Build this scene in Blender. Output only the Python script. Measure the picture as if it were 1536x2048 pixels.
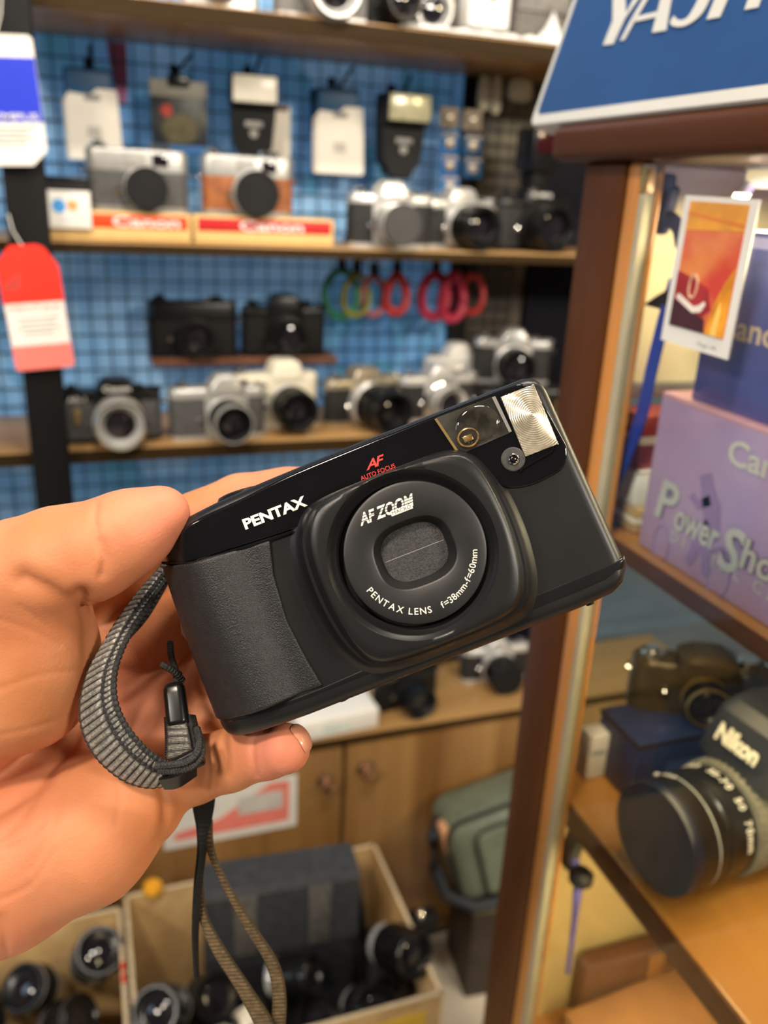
import bpy, bmesh, math, random
import numpy as np
from mathutils import Vector, Matrix, Euler

random.seed(7)
for o in list(bpy.data.objects):
    bpy.data.objects.remove(o, do_unlink=True)
SC = bpy.context.scene
COL = SC.collection
R = math.radians
PI = math.pi

# ------------------------------------------------------------------ camera
F, CX, CY, H = 1700.0, 768.0, 1024.0, 1.45          # focal length and centre in pixels of the 1536x2048 frame, eye height
CM = Matrix(((0.94512956, 0.07198131, 0.31866724),   # rows: world x, y, z   columns: right, up, forward
             (-0.32330683, 0.34621422, 0.88068633),
             (0.04693418, 0.93538997, -0.35048934)))
EYE = Vector((0, 0, H))
CAMROT = Matrix(((CM[0][0], CM[0][1], -CM[0][2]), (CM[1][0], CM[1][1], -CM[1][2]), (CM[2][0], CM[2][1], -CM[2][2])))
cam_d = bpy.data.cameras.new('camera')
cam_d.sensor_fit = 'VERTICAL'
cam_d.sensor_height = 36.0
cam_d.sensor_width = 27.0
cam_d.lens = F / 2048 * 36.0
cam_d.clip_start = 0.02
cam_d.dof.use_dof = True
cam_d.dof.focus_distance = 0.262
cam_d.dof.aperture_fstop = 9.0
cam_o = bpy.data.objects.new('camera', cam_d)
COL.objects.link(cam_o)
cam_o.matrix_world = Matrix.Translation(EYE) @ CAMROT.to_4x4()
SC.camera = cam_o

# ------------------------------------------------------------------ exposure, world, lamps
SC.view_settings.view_transform = 'Standard'
SC.view_settings.look = 'None'
SC.view_settings.exposure = 0.38
SC.view_settings.gamma = 1.0
SC.view_settings.use_curve_mapping = False
SC.cycles.use_denoising = True
SC.cycles.max_bounces = 8
SC.cycles.sample_clamp_indirect = 6.0
SC.cycles.caustics_reflective = False
SC.cycles.caustics_refractive = False
wd = bpy.data.worlds.new('shop_ambience')
wd.use_nodes = True
wd.node_tree.nodes['Background'].inputs[0].default_value = (1.0, 0.90, 0.78, 1)
wd.node_tree.nodes['Background'].inputs[1].default_value = 0.075
SC.world = wd


def lamp(name, loc, target, size, power, col, size_y=None, spread=None):
    d = bpy.data.lights.new(name, 'AREA')
    d.energy = power
    d.color = col
    d.shape = 'RECTANGLE'
    d.size = size
    d.size_y = size_y or size
    if spread:
        d.spread = spread
    o = bpy.data.objects.new(name, d)
    COL.objects.link(o)
    o.location = loc
    o.rotation_euler = (Vector(target) - Vector(loc)).to_track_quat('-Z', 'Y').to_euler()
    return o


WARM = (1.0, 0.84, 0.66)
NEUT = (1.0, 0.90, 0.77)
lamp('ceiling_light_left', (-2.0, -0.9, 2.60), (0.2, 1.35, 1.3), 0.5, 27, NEUT, 0.25)
lamp('ceiling_light_behind', (1.5, -2.6, 2.75), (0.3, 1.35, 1.3), 0.7, 58, NEUT, 0.30)
lamp('ceiling_light_over_shelves', (0.2, 0.30, 2.55), (0.30, 1.3, 1.0), 0.40, 13, NEUT, 0.12)
lamp('ceiling_light_over_shelves', (0.85, 0.45, 2.55), (0.6, 1.3, 1.0), 0.30, 6, NEUT, 0.12)
lamp('ceiling_light_over_aisle', (-0.60, -0.30, 2.5), (-0.02, 0.28, 1.35), 0.18, 16, WARM, 0.18)
lamp('added_warm_rim_right', (2.2, -1.2, 2.45), (0.07, 0.24, 1.45), 0.20, 20, (1.0, 0.80, 0.48), 0.20)  # added warm lamp, unseen, for a golden rim on the held camera's right edge
lamp('added_cool_rim_left', (-2.0, 0.35, 1.75), (0.0, 0.25, 1.45), 0.5, 4, (0.62, 0.80, 1.0), 0.9)  # added cool lamp, unseen, for a blue rim on grip and lens housing

# ------------------------------------------------------------------ helpers: pixels to points on real planes
def ray(px, py):
    return CM @ Vector(((px - CX) / F, -(py - CY) / F, 1.0))


def PY(px, py, y):
    r = ray(px, py); return EYE + r * (y / r.y)


def PX(px, py, x):
    r = ray(px, py); return EYE + r * (x / r.x)


def PZ(px, py, z):
    r = ray(px, py); return EYE + r * ((z - H) / r.z)


def PD(px, py, d):
    return EYE + ray(px, py) * d


# ------------------------------------------------------------------ helpers: tagging
def tag(o, label=None, cat=None, group=None, kind=None):
    if label: o['label'] = label
    if cat: o['category'] = cat
    if group: o['group'] = group
    if kind: o['kind'] = kind
    return o


def thing(name, label, cat, loc=(0, 0, 0), rot=(0, 0, 0), group=None):
    o = bpy.data.objects.new(name, None)
    o.empty_display_size = 0.02
    COL.objects.link(o)
    o.location = loc
    o.rotation_euler = rot if not isinstance(rot, (int, float)) else (0, 0, rot)
    return tag(o, label, cat, group)


def copy_tree(o, parent=None):
    c = o.copy()
    COL.objects.link(c)
    if parent is not None:
        c.parent = parent
    for ch in list(o.children):
        copy_tree(ch, c)
    return c


# ------------------------------------------------------------------ helpers: materials
MATS = {}


def mat(name, col, rough=0.5, metal=0.0, vary=0.08, vscale=30.0, bump=0.0, bscale=200.0, coat=0.0, emit=None, estr=0.0,
        sss=0.0, spec=0.5, stretch=(1, 1, 1), col2=None, lo=0.35, hi=0.65, alpha=1.0, trans=0.0, ior=1.45, aniso=0.0, detail=3.0, bdist=0.0005):
    if name in MATS:
        return MATS[name]
    m = bpy.data.materials.new(name)
    m.use_nodes = True
    nt = m.node_tree
    b = nt.nodes['Principled BSDF']
    b.inputs['Roughness'].default_value = rough
    b.inputs['Metallic'].default_value = metal
    b.inputs['IOR'].default_value = ior
    b.inputs['Specular IOR Level'].default_value = spec
    b.inputs['Coat Weight'].default_value = coat
    b.inputs['Coat Roughness'].default_value = 0.06
    b.inputs['Alpha'].default_value = alpha
    b.inputs['Transmission Weight'].default_value = trans
    b.inputs['Anisotropic'].default_value = aniso
    if sss:
        b.inputs['Subsurface Weight'].default_value = sss
        b.inputs['Subsurface Radius'].default_value = (1.0, 0.35, 0.2)
        b.inputs['Subsurface Scale'].default_value = 0.004
    if emit:
        b.inputs['Emission Color'].default_value = (*emit, 1)
        b.inputs['Emission Strength'].default_value = estr
    tc = nt.nodes.new('ShaderNodeTexCoord')
    mp = nt.nodes.new('ShaderNodeMapping')
    mp.inputs['Scale'].default_value = stretch
    nt.links.new(tc.outputs['Object'], mp.inputs['Vector'])
    nz = nt.nodes.new('ShaderNodeTexNoise')
    nz.inputs['Scale'].default_value = vscale
    nz.inputs['Detail'].default_value = detail
    nt.links.new(mp.outputs[0], nz.inputs['Vector'])
    rp = nt.nodes.new('ShaderNodeValToRGB')
    c1 = tuple(max(0, c * (1 - vary)) for c in col)
    c2 = col2 or tuple(min(1, c * (1 + vary)) for c in col)
    rp.color_ramp.elements[0].position = lo
    rp.color_ramp.elements[1].position = hi
    rp.color_ramp.elements[0].color = (*c1, 1)
    rp.color_ramp.elements[1].color = (*c2, 1)
    nt.links.new(nz.outputs['Fac'], rp.inputs[0])
    nt.links.new(rp.outputs[0], b.inputs['Base Color'])
    if bump:
        n2 = nt.nodes.new('ShaderNodeTexNoise')
        n2.inputs['Scale'].default_value = bscale
        n2.inputs['Detail'].default_value = 2.0
        nt.links.new(mp.outputs[0], n2.inputs['Vector'])
        bp = nt.nodes.new('ShaderNodeBump')
        bp.inputs['Strength'].default_value = bump
        bp.inputs['Distance'].default_value = bdist
        nt.links.new(n2.outputs['Fac'], bp.inputs['Height'])
        nt.links.new(bp.outputs[0], b.inputs['Normal'])
    MATS[name] = m
    return m


def wood(name, dark, light, axis='x', rough=0.35, coat=0.2, scale=14.0):
    st = {'x': (0.06, 1, 1), 'y': (1, 0.06, 1), 'z': (1, 1, 0.06)}[axis]
    return mat(name, dark, rough, 0, 0.0, scale, 0.15, scale * 6, coat, col2=light, lo=0.3, hi=0.72, stretch=st, detail=6.0)


def glass_pane(name, tint=(0.93, 0.96, 0.94), gloss=0.03):
    m = bpy.data.materials.new(name)
    m.use_nodes = True
    nt = m.node_tree
    out = nt.nodes['Material Output']
    nt.nodes.remove(nt.nodes['Principled BSDF'])
    tr = nt.nodes.new('ShaderNodeBsdfTransparent')
    tr.inputs[0].default_value = (*tint, 1)
    gl = nt.nodes.new('ShaderNodeBsdfGlossy')
    gl.inputs['Roughness'].default_value = gloss
    fr = nt.nodes.new('ShaderNodeFresnel')
    fr.inputs['IOR'].default_value = 1.5
    ge = nt.nodes.new('ShaderNodeNewGeometry')          # reflect once, at the outer face only
    iv = nt.nodes.new('ShaderNodeMath'); iv.operation = 'SUBTRACT'; iv.inputs[0].default_value = 1.0
    ml = nt.nodes.new('ShaderNodeMath'); ml.operation = 'MULTIPLY'
    mx = nt.nodes.new('ShaderNodeMixShader')
    nt.links.new(ge.outputs['Backfacing'], iv.inputs[1])
    nt.links.new(fr.outputs[0], ml.inputs[0]); nt.links.new(iv.outputs[0], ml.inputs[1])
    nt.links.new(ml.outputs[0], mx.inputs[0])
    nt.links.new(tr.outputs[0], mx.inputs[1])
    nt.links.new(gl.outputs[0], mx.inputs[2])
    nt.links.new(mx.outputs[0], out.inputs[0])
    MATS[name] = m
    return m


BLK = mat('black_satin_plastic', (0.0075, 0.0075, 0.0083), 0.36, 0, 0.1, 60, 0.04, 3500)
BLKG = mat('black_gloss_plastic', (0.004, 0.004, 0.005), 0.10, 0, 0.1, 40)
BLKM = mat('black_matte', (0.007, 0.007, 0.008), 0.6, 0, 0.15, 60, spec=0.3)
BLKP = mat('black_enamel', (0.006, 0.006, 0.0065), 0.26, 0, 0.1, 60)
LEATHER = mat('black_leatherette', (0.016, 0.016, 0.017), 0.6, 0, 0.2, 150, 0.5, 900)
GREYL = mat('grey_leatherette', (0.075, 0.075, 0.078), 0.6, 0, 0.2, 150, 0.4, 900)
BRNL = mat('tan_leatherette', (0.30, 0.10, 0.032), 0.5, 0, 0.25, 60, 0.3, 600)
CHROME = mat('satin_chrome', (0.58, 0.58, 0.57), 0.30, 0.55, 0.05, 40)
CHROMEB = mat('bright_chrome', (0.80, 0.80, 0.79), 0.12, 1.0, 0.05, 40)
CREAMP = mat('cream_plastic', (0.80, 0.76, 0.63), 0.35, 0, 0.03, 20)
WHITEP = mat('white_plastic', (0.83, 0.82, 0.79), 0.35, 0, 0.03, 20)
PAPER = mat('white_paper', (0.74, 0.73, 0.70), 0.6, 0, 0.03, 20)
GREYP = mat('grey_print', (0.33, 0.33, 0.32), 0.6, 0, 0.2, 60)
LENSG = mat('lens_glass_dark', (0.010, 0.008, 0.012), 0.04, 0, 0.3, 40, coat=0.5)
REDP = mat('red_print', (0.75, 0.06, 0.03), 0.5, 0, 0.05, 20)
BRASS = mat('brass', (0.72, 0.50, 0.20), 0.28, 0.9, 0.1, 40)
COPPER = mat('copper_knob', (0.62, 0.36, 0.22), 0.22, 0.9, 0.1, 40)


# ------------------------------------------------------------------ helpers: mesh building
_BOX = {}


def _bevbox(bev, seg, s):
    bm = bmesh.new()
    bmesh.ops.create_cube(bm, size=1.0)
    for v in bm.verts:
        v.co = Vector((v.co.x * s[0], v.co.y * s[1], v.co.z * s[2]))
    if bev > 0:
        bmesh.ops.bevel(bm, geom=list(bm.edges), offset=min(bev, 0.49 * min(s)), segments=seg, profile=0.5, affect='EDGES')
    bm.verts.index_update()
    v = [tuple(p.co) for p in bm.verts]
    f = [[q.index for q in p.verts] for p in bm.faces]
    bm.free()
    return v, f


class MB:
    def __init__(self):
        self.v = []; self.f = []

    def add(self, v, f, M=None):
        n = len(self.v)
        if M is not None:
            v = [tuple(M @ Vector(p)) for p in v]
        self.v += [tuple(p) for p in v]
        self.f += [[i + n for i in q] for q in f]
        return self

    def box(self, c, s, bev=0.0, seg=2, rot=None, M=None):
        v, f = _bevbox(bev, seg, s)
        T = Matrix.Translation(c)
        if rot is not None:
            T = T @ Euler(rot).to_matrix().to_4x4()
        if M is not None:
            T = M @ T
        return self.add(v, f, T)

    def lathe(self, prof, n=32, M=None, axis='z', caps=True):
        """prof: list of (radius, height) around z; axis 'y-' points the height towards -y, 'x' towards +x."""
        v = []; f = []
        for r, h in prof:
            for k in range(n):
                a = 2 * PI * k / n
                v.append((max(r, 1e-5) * math.cos(a), max(r, 1e-5) * math.sin(a), h))
        for i in range(len(prof) - 1):
            for k in range(n):
                k2 = (k + 1) % n
                f.append([i * n + k, i * n + k2, (i + 1) * n + k2, (i + 1) * n + k])
        if caps:
            f.append(list(range(n))[::-1])
            f.append([(len(prof) - 1) * n + k for k in range(n)])
        else:
            for k in range(n):
                k2 = (k + 1) % n
                f.append([(len(prof) - 1) * n + k, (len(prof) - 1) * n + k2, k2, k])
        A = {'z': Matrix.Identity(4), 'y-': Matrix.Rotation(PI / 2, 4, 'X'), 'x': Matrix.Rotation(PI / 2, 4, 'Y')}[axis]
        return self.add(v, f, (M @ A) if M is not None else A)

    def cyl(self, p0, p1, r0, r1=None, n=24, bev=0.0):
        r1 = r0 if r1 is None else r1
        p0 = Vector(p0); p1 = Vector(p1); L = (p1 - p0).length
        q = (p1 - p0).to_track_quat('Z', 'Y').to_matrix().to_4x4()
        b = min(bev, L * 0.4)
        pr = [(r0, 0), (r1, L)] if not b else [(r0 - b, 0), (r0, b), (r1, L - b), (r1 - b, L)]
        return self.lathe(pr, n, Matrix.Translation(p0) @ q)

    def tube(self, pts, r, n=8, closed=False):
        pts = [Vector(p) for p in pts]
        v = []; f = []; m = len(pts)
        up = Vector((0.13, 0.29, 0.95))
        for i, p in enumerate(pts):
            if closed:
                t = pts[(i + 1) % m] - pts[i - 1]
            else:
                t = pts[min(i + 1, m - 1)] - pts[max(i - 1, 0)]
            t.normalize()
            a = t.cross(up)
            if a.length < 1e-3:
                a = t.cross(Vector((1, 0, 0)))
            a.normalize(); b = t.cross(a)
            rr = r[i] if isinstance(r, (list, tuple)) else r
            for k in range(n):
                th = 2 * PI * k / n
                v.append(p + a * (rr * math.cos(th)) + b * (rr * math.sin(th)))
        for i in range(m if closed else m - 1):
            i2 = (i + 1) % m
            for k in range(n):
                k2 = (k + 1) % n
                f.append([i * n + k, i * n + k2, i2 * n + k2, i2 * n + k])
        if not closed:
            f.append(list(range(n))[::-1]); f.append([(m - 1) * n + k for k in range(n)])
        return self.add(v, f)

    def prism(self, poly, z0, z1, M=None):
        n = len(poly)
        v = [(x, y, z0) for x, y in poly] + [(x, y, z1) for x, y in poly]
        f = [list(range(n))[::-1], [n + k for k in range(n)]]
        for k in range(n):
            k2 = (k + 1) % n
            f.append([k, k2, n + k2, n + k])
        return self.add(v, f, M)

    def loft(self, rings, cap0=True, cap1=True):
        n = len(rings[0]); v = []; f = []
        for r in rings: v += [tuple(p) for p in r]
        for i in range(len(rings) - 1):
            for k in range(n):
                k2 = (k + 1) % n
                f.append([i * n + k, i * n + k2, (i + 1) * n + k2, (i + 1) * n + k])
        if cap0: f.append(list(range(n))[::-1])
        if cap1: f.append([(len(rings) - 1) * n + k for k in range(n)])
        return self.add(v, f)

    def build(self, name, material, parent=None, ang=35, smooth=True, label=None):
        me = bpy.data.meshes.new(name)
        me.from_pydata(self.v, [], self.f)
        me.validate()
        bm = bmesh.new(); bm.from_mesh(me)
        bmesh.ops.recalc_face_normals(bm, faces=bm.faces)
        bm.to_mesh(me); bm.free()
        if smooth:
            me.shade_smooth()
            me.set_sharp_from_angle(angle=R(ang))
        me.materials.append(material)
        rv = getattr(self, 'ribv', None)
        if rv and len(rv) == len(me.vertices):
            me.attributes.new('rib', 'FLOAT', 'POINT').data.foreach_set('value', rv)
        o = bpy.data.objects.new(name, me)
        COL.objects.link(o)
        if parent is not None:
            o.parent = parent
        if label:
            o['label'] = label
        return o


def rrect(w, h, r, n=6, cx=0.0, cy=0.0):
    p = []
    for sx, sy, a0 in ((1, 1, 0), (-1, 1, 90), (-1, -1, 180), (1, -1, 270)):
        for i in range(n + 1):
            a = R(a0 + 90 * i / n)
            p.append((cx + sx * (w / 2 - r) + r * math.cos(a), cy + sy * (h / 2 - r) + r * math.sin(a)))
    return p


def catmull(pts, n=8, closed=False):
    P = [Vector(p) for p in pts]; m = len(P); out = []
    rng = range(m) if closed else range(m - 1)
    for i in rng:
        g = (lambda j: P[j % m]) if closed else (lambda j: P[max(0, min(m - 1, j))])
        p0, p1, p2, p3 = g(i - 1), g(i), g(i + 1), g(i + 2)
        for k in range(n):
            t = k / n
            out.append(0.5 * ((2 * p1) + (p2 - p0) * t + (2 * p0 - 5 * p1 + 4 * p2 - p3) * t * t + (3 * p1 - p0 - 3 * p2 + p3) * t ** 3))
    if not closed:
        out.append(P[-1].copy())
    return out


def resample(pts, n, closed=True):
    P = [Vector(p) for p in pts]
    if closed: P = P + [P[0]]
    d = [0]
    for a, b in zip(P, P[1:]): d.append(d[-1] + (b - a).length)
    out = []
    m = n if closed else n - 1
    j = 0
    for k in range(n):
        t = d[-1] * k / m
        while j < len(P) - 2 and d[j + 1] < t: j += 1
        s = (t - d[j]) / max(1e-9, d[j + 1] - d[j])
        out.append(P[j].lerp(P[j + 1], min(1, s)))
    return out


def text_geo(body, extrude=0.0, shear=0.0, offset=0.0, spacing=1.0, res=3):
    c = bpy.data.curves.new('text', 'FONT')
    c.body = body; c.size = 1.0; c.shear = shear; c.offset = offset
    c.extrude = extrude; c.space_character = spacing; c.resolution_u = res
    o = bpy.data.objects.new('text', c)
    COL.objects.link(o)
    dg = bpy.context.evaluated_depsgraph_get()
    me = bpy.data.meshes.new_from_object(o.evaluated_get(dg))
    v = [tuple(p.co) for p in me.vertices]; f = [list(p.vertices) for p in me.polygons]
    bpy.data.objects.remove(o); bpy.data.curves.remove(c); bpy.data.meshes.remove(me)
    return v, f


def lettering(name, body, material, parent, M, width=None, height=None, extrude=0.02, shear=0.0, offset=0.0, spacing=1.0, stripes=None, label=None):
    """flat lettering, scaled so that it is width x height, left-bottom corner at the origin of M (x right, y up, z out)."""
    v, f = text_geo(body, extrude, shear, offset, spacing)
    xs = [p[0] for p in v]; ys = [p[1] for p in v]
    w0, h0 = max(xs) - min(xs), max(ys) - min(ys)
    sx = (width / w0) if width else (height / h0)
    sy = (height / h0) if height else sx
    sz = min(sx, sy)
    v = [((p[0] - min(xs)) * sx, (p[1] - min(ys)) * sy, p[2] * sz) for p in v]
    if stripes:
        me = bpy.data.meshes.new('t'); me.from_pydata(v, [], f)
        bm = bmesh.new(); bm.from_mesh(me)
        for a, b in stripes:
            for yy in (a, b):
                bmesh.ops.bisect_plane(bm, geom=bm.verts[:] + bm.edges[:] + bm.faces[:], plane_co=(0, yy * height, 0), plane_no=(0, 1, 0))
            kill = [q for q in bm.faces if a * height < q.calc_center_median().y < b * height]
            bmesh.ops.delete(bm, geom=kill, context='FACES')
        bm.verts.index_update()
        v = [tuple(p.co) for p in bm.verts]; f = [[q.index for q in p.verts] for p in bm.faces]
        bm.free(); bpy.data.meshes.remove(me)
    return MB().add(v, f, M).build(name, material, parent, smooth=False, label=label)


def frameM(o, x, z):
    """matrix with origin o, x axis along x, z axis along z (orthonormalised)."""
    x = Vector(x).normalized(); z = Vector(z); z = (z - x * z.dot(x)).normalized(); y = z.cross(x)
    return Matrix(((x.x, y.x, z.x, o[0]), (x.y, y.y, z.y, o[1]), (x.z, y.z, z.z, o[2]), (0, 0, 0, 1)))

# ================================================================== THE SETTING
def Z(z):
    return H + z


def plank(name, x0, x1, y0, y1, z0, z1, m, parent=None, bev=0.002, seg=2):
    return MB().box(((x0 + x1) / 2, (y0 + y1) / 2, (z0 + z1) / 2), (x1 - x0, y1 - y0, z1 - z0), bev, seg).build(name, m, parent)


floor_m = mat('pale_floor_tile', (0.62, 0.55, 0.44), 0.45, 0, 0.1, 12)
tag(plank('floor', -2.5, 3.0, -2.5, 1.6, -0.05, 0.0, floor_m, bev=0), kind='structure')
wall_m = mat('dim_plaster', (0.10, 0.12, 0.16), 0.7, 0, 0.1, 5)
tag(plank('wall_back', -2.5, 3.0, 1.47, 1.53, 0.0, 2.7, wall_m, bev=0), kind='structure')

# blue mottled backdrop sheet and grey-brown sheet behind the wire grid
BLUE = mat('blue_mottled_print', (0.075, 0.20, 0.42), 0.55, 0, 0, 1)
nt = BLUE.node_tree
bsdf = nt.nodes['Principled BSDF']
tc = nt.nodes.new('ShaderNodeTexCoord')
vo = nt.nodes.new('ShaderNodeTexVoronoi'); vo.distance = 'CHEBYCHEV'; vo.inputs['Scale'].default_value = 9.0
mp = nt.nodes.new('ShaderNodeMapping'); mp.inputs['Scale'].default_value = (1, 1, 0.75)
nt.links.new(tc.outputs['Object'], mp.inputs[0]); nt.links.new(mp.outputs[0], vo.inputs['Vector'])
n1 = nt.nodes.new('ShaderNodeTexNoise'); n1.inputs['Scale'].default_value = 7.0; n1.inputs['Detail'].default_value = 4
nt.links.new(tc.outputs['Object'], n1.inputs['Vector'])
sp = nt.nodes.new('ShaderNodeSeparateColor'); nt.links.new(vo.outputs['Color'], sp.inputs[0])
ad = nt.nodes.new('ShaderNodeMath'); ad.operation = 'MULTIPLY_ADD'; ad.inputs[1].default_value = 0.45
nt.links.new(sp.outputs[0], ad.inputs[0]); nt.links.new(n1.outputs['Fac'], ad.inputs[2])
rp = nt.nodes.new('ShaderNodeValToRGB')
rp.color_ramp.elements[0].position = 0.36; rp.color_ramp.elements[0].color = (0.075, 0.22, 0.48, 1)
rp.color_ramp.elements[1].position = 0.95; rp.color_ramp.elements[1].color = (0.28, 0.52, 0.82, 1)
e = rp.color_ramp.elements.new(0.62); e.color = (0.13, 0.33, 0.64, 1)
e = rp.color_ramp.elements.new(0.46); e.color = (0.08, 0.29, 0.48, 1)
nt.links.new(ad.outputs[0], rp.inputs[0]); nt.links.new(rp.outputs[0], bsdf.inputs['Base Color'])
nt.links.new(rp.outputs[0], bsdf.inputs['Emission Color']); bsdf.inputs['Emission Strength'].default_value = 0.16   # even glow put into the print, lifting the shade under the shelves
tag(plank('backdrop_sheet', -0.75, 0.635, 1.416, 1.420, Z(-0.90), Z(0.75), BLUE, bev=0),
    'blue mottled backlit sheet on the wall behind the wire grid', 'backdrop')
BRN = mat('grey_brown_print', (0.07, 0.055, 0.04), 0.6, 0, 0, 9, col2=(0.36, 0.32, 0.23), lo=0.5, hi=0.8)
tag(plank('backdrop_sheet', 0.645, 0.775, 1.416, 1.420, Z(-0.90), Z(0.75), BRN, bev=0),
    'narrow grey-brown sheet behind the wire grid beside the dark panel', 'backdrop')

# ---- shelving rack: black steel posts and brown boards
RACKM = mat('black_powder_coat', (0.004, 0.004, 0.0045), 0.55, 0, 0.1, 50, spec=0.2)
SHELF = wood('walnut_board', (0.24, 0.125, 0.042), (0.48, 0.285, 0.115), 'x', 0.4, 0.1, 10)


EDGE = wood('dark_walnut_edge', (0.012, 0.006, 0.0015), (0.040, 0.022, 0.006), 'x', 0.6, 0.0, 10)
EDGE.node_tree.nodes['Principled BSDF'].inputs['Specular IOR Level'].default_value = 0.15


def rk(name, x0, x1, y0, y1, z0, z1, m, label, cat, bev=0.002):
    o = tag(plank(name, x0, x1, y0, y1, z0, z1, m, None, bev), label, cat)
    if name == 'shelf_board':
        plank('edge_band', x0, x1, y0 - 0.0012, y0 + 0.0005, z0 - 0.0002, z1 - 0.0025, EDGE, o, 0.0004, 1)
    return o


rk('rack_post', -0.077, -0.030, 1.155, 1.198, 0.0, Z(0.75), RACKM, 'black square steel post in front of the shelves, hung with two tags', 'post', 0.003)
rk('rack_post', 0.612, 0.648, 1.4050, 1.4150, 0.0, Z(0.75), RACKM, 'narrow black post at the back between the blue and grey-brown sheets', 'post', 0.002)
rk('side_panel', 0.760, 0.96, 1.4050, 1.42, 0.0, Z(0.75), mat('dark_navy_panel', (0.003, 0.004, 0.010), 0.6, spec=0.15), 'dark navy upright panel at the right end of the shelves', 'panel', 0.003)
rk('shelf_board', -0.60, 0.958, 1.20, 1.4040, Z(0.184), Z(0.207), SHELF, 'topmost brown wooden shelf board, seen from below', 'shelf', 0.003)
rk('shelf_board', -0.60, 0.958, 1.20, 1.4040, Z(-0.0895), Z(-0.0745), SHELF, 'brown wooden shelf board under the two name-banded display stands', 'shelf', 0.003)
rk('shelf_board', -0.60, 0.958, 1.20, 1.4040, Z(-0.371), Z(-0.350), SHELF, 'brown wooden shelf board under the row with the cream white camera', 'shelf', 0.003)
rk('small_ledge', 0.095, 0.385, 1.322, 1.4040, Z(-0.262), Z(-0.250), mat('red_brown_ledge', (0.16, 0.06, 0.03), 0.4, 0, 0.2, 20), 'short red-brown ledge under two all-black cameras', 'shelf', 0.002)


def wire_grid(name, x0, x1, z0, z1, y, sp, label):
    mb = MB()
    n = int((x1 - x0) / sp)
    for i in range(n + 1):
        x = x0 + i * sp
        mb.tube([(x, y, z0), (x, y, z1)], 0.0012, 5)
    k = int((z1 - z0) / sp)
    for i in range(k + 1):
        z = z0 + i * sp
        mb.tube([(x0 - 0.004, y + 0.0034, z), (x0 + n * sp + 0.004, y + 0.0034, z)], 0.0012, 5)
    for z in (z0, z1):
        mb.tube([(x0 - 0.006, y - 0.001, z), (x0 + n * sp + 0.006, y - 0.001, z)], 0.0032, 6)
    o = mb.build(name, mat('dark_blue_wire', (0.02, 0.03, 0.05), 0.35), None)
    return tag(o, label, 'wire grid')


wire_grid('wire_grid_panel', -0.62, 0.60, Z(-0.86), Z(0.70), 1.4075, 0.0275, 'wide dark wire grid panel in front of the blue sheet')
wire_grid('wire_grid_panel', 0.662, 0.752, Z(-0.86), Z(0.70), 1.4075, 0.0225, 'narrow dark wire grid panel in front of the grey-brown sheet')

# ---- base cabinets and counter under the shelves
CABW = wood('cabinet_veneer', (0.15, 0.068, 0.018), (0.34, 0.19, 0.068), 'z', 0.35, 0.15, 16)
COUNTER = wood('counter_board', (0.26, 0.14, 0.05), (0.46, 0.28, 0.11), 'x', 0.35, 0.15, 10)
tag(plank('countertop', -0.60, 1.15, 1.201, 1.388, Z(-0.912), Z(-0.893), COUNTER, bev=0.004), 'long light brown wooden countertop under the camera shelves', 'countertop')
plank('edge_band', -0.60, 1.15, 1.1998, 1.2012, Z(-0.9118), Z(-0.898), EDGE, bpy.data.objects['countertop'], 0.0004, 1)


def knob(parent, x, y, z):
    mb = MB()
    mb.lathe([(0.016, 0), (0.017, 0.002), (0.012, 0.005), (0.006, 0.008), (0.006, 0.013), (0.010, 0.016), (0.0125, 0.021), (0.011, 0.026), (0.006, 0.0285)], 24,
             Matrix.Translation((x, y, z)), 'y-')
    return mb.build('knob', COPPER, parent)


for x0, x1, kx, lab in ((-0.42, 0.383, 0.350, 'brown wooden base cabinet with a red and white sheet taped on its door'),
                        (0.387, 1.10, 0.424, 'brown wooden base cabinet behind the green camera bag')):
    xm = (x0 + x1) / 2
    cb = thing('base_cabinet', lab, 'cabinet', (xm, 1.3, 0), group=None)
    plank('body', x0 - xm, x1 - xm, -0.078, 0.09, 0.02, Z(-0.912), CABW, cb, 0.001)
    d = plank('door', x0 - xm + 0.002, x1 - xm - 0.002, -0.096, -0.080, 0.07, Z(-0.918), CABW, cb, 0.002)
    plank('plinth', x0 - xm, x1 - xm, -0.07, 0.08, 0.0, 0.02, BLKM, cb, 0.001)
    knob(d, kx - xm, -0.096, Z(-0.984 if kx < 0.4 else -0.972))

# ================================================================== THE HELD COMPACT CAMERA
TH = R(21.3)
D0 = 0.260
K0 = D0 / F
C0 = (780.0, 1115.0)


def L(px, py, h=0.0):
    """local x, y in metres on the front plane of the held camera (h = height above that plane)."""
    def raw(a, b):
        dx, dy = (a - C0[0]) * K0, -(b - C0[1]) * K0
        return dx * math.cos(TH) + dy * math.sin(TH), -dx * math.sin(TH) + dy * math.cos(TH)
    x, y = raw(px, py)
    if h:
        ox, oy = raw(CX, CY)
        s = (D0 - h) / D0
        x, y = ox + (x - ox) * s, oy + (y - oy) * s
    return x, y


pc = thing('compact_camera', 'black compact film camera with round zoom lens held up in the hand', 'camera', (0, 0, 0))
Rz = Matrix.Rotation(TH, 4, 'Z')
pc.matrix_world = Matrix.Translation(PD(*C0, D0)) @ CAMROT.to_4x4() @ Rz
mm = 0.001


def ip(xs, ys):
    return lambda t: float(np.interp(t, xs, ys))


def ips(xs, ys):
    P = catmull([(a, b, 0) for a, b in zip(xs, ys)], 8)
    X_ = np.maximum.accumulate([p.x for p in P]); Y_ = [p.y for p in P]
    return lambda t: float(np.interp(t, X_, Y_))


def zbody(x):
    """front of the body: flat, curving back around the left end."""
    x = x / mm
    if x > -47: return 0.0
    t = min(1.0, (-47 - x) / 25.5)
    return -(1 - math.sqrt(max(0, 1 - t ** 2.4))) * 24 * mm


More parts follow.
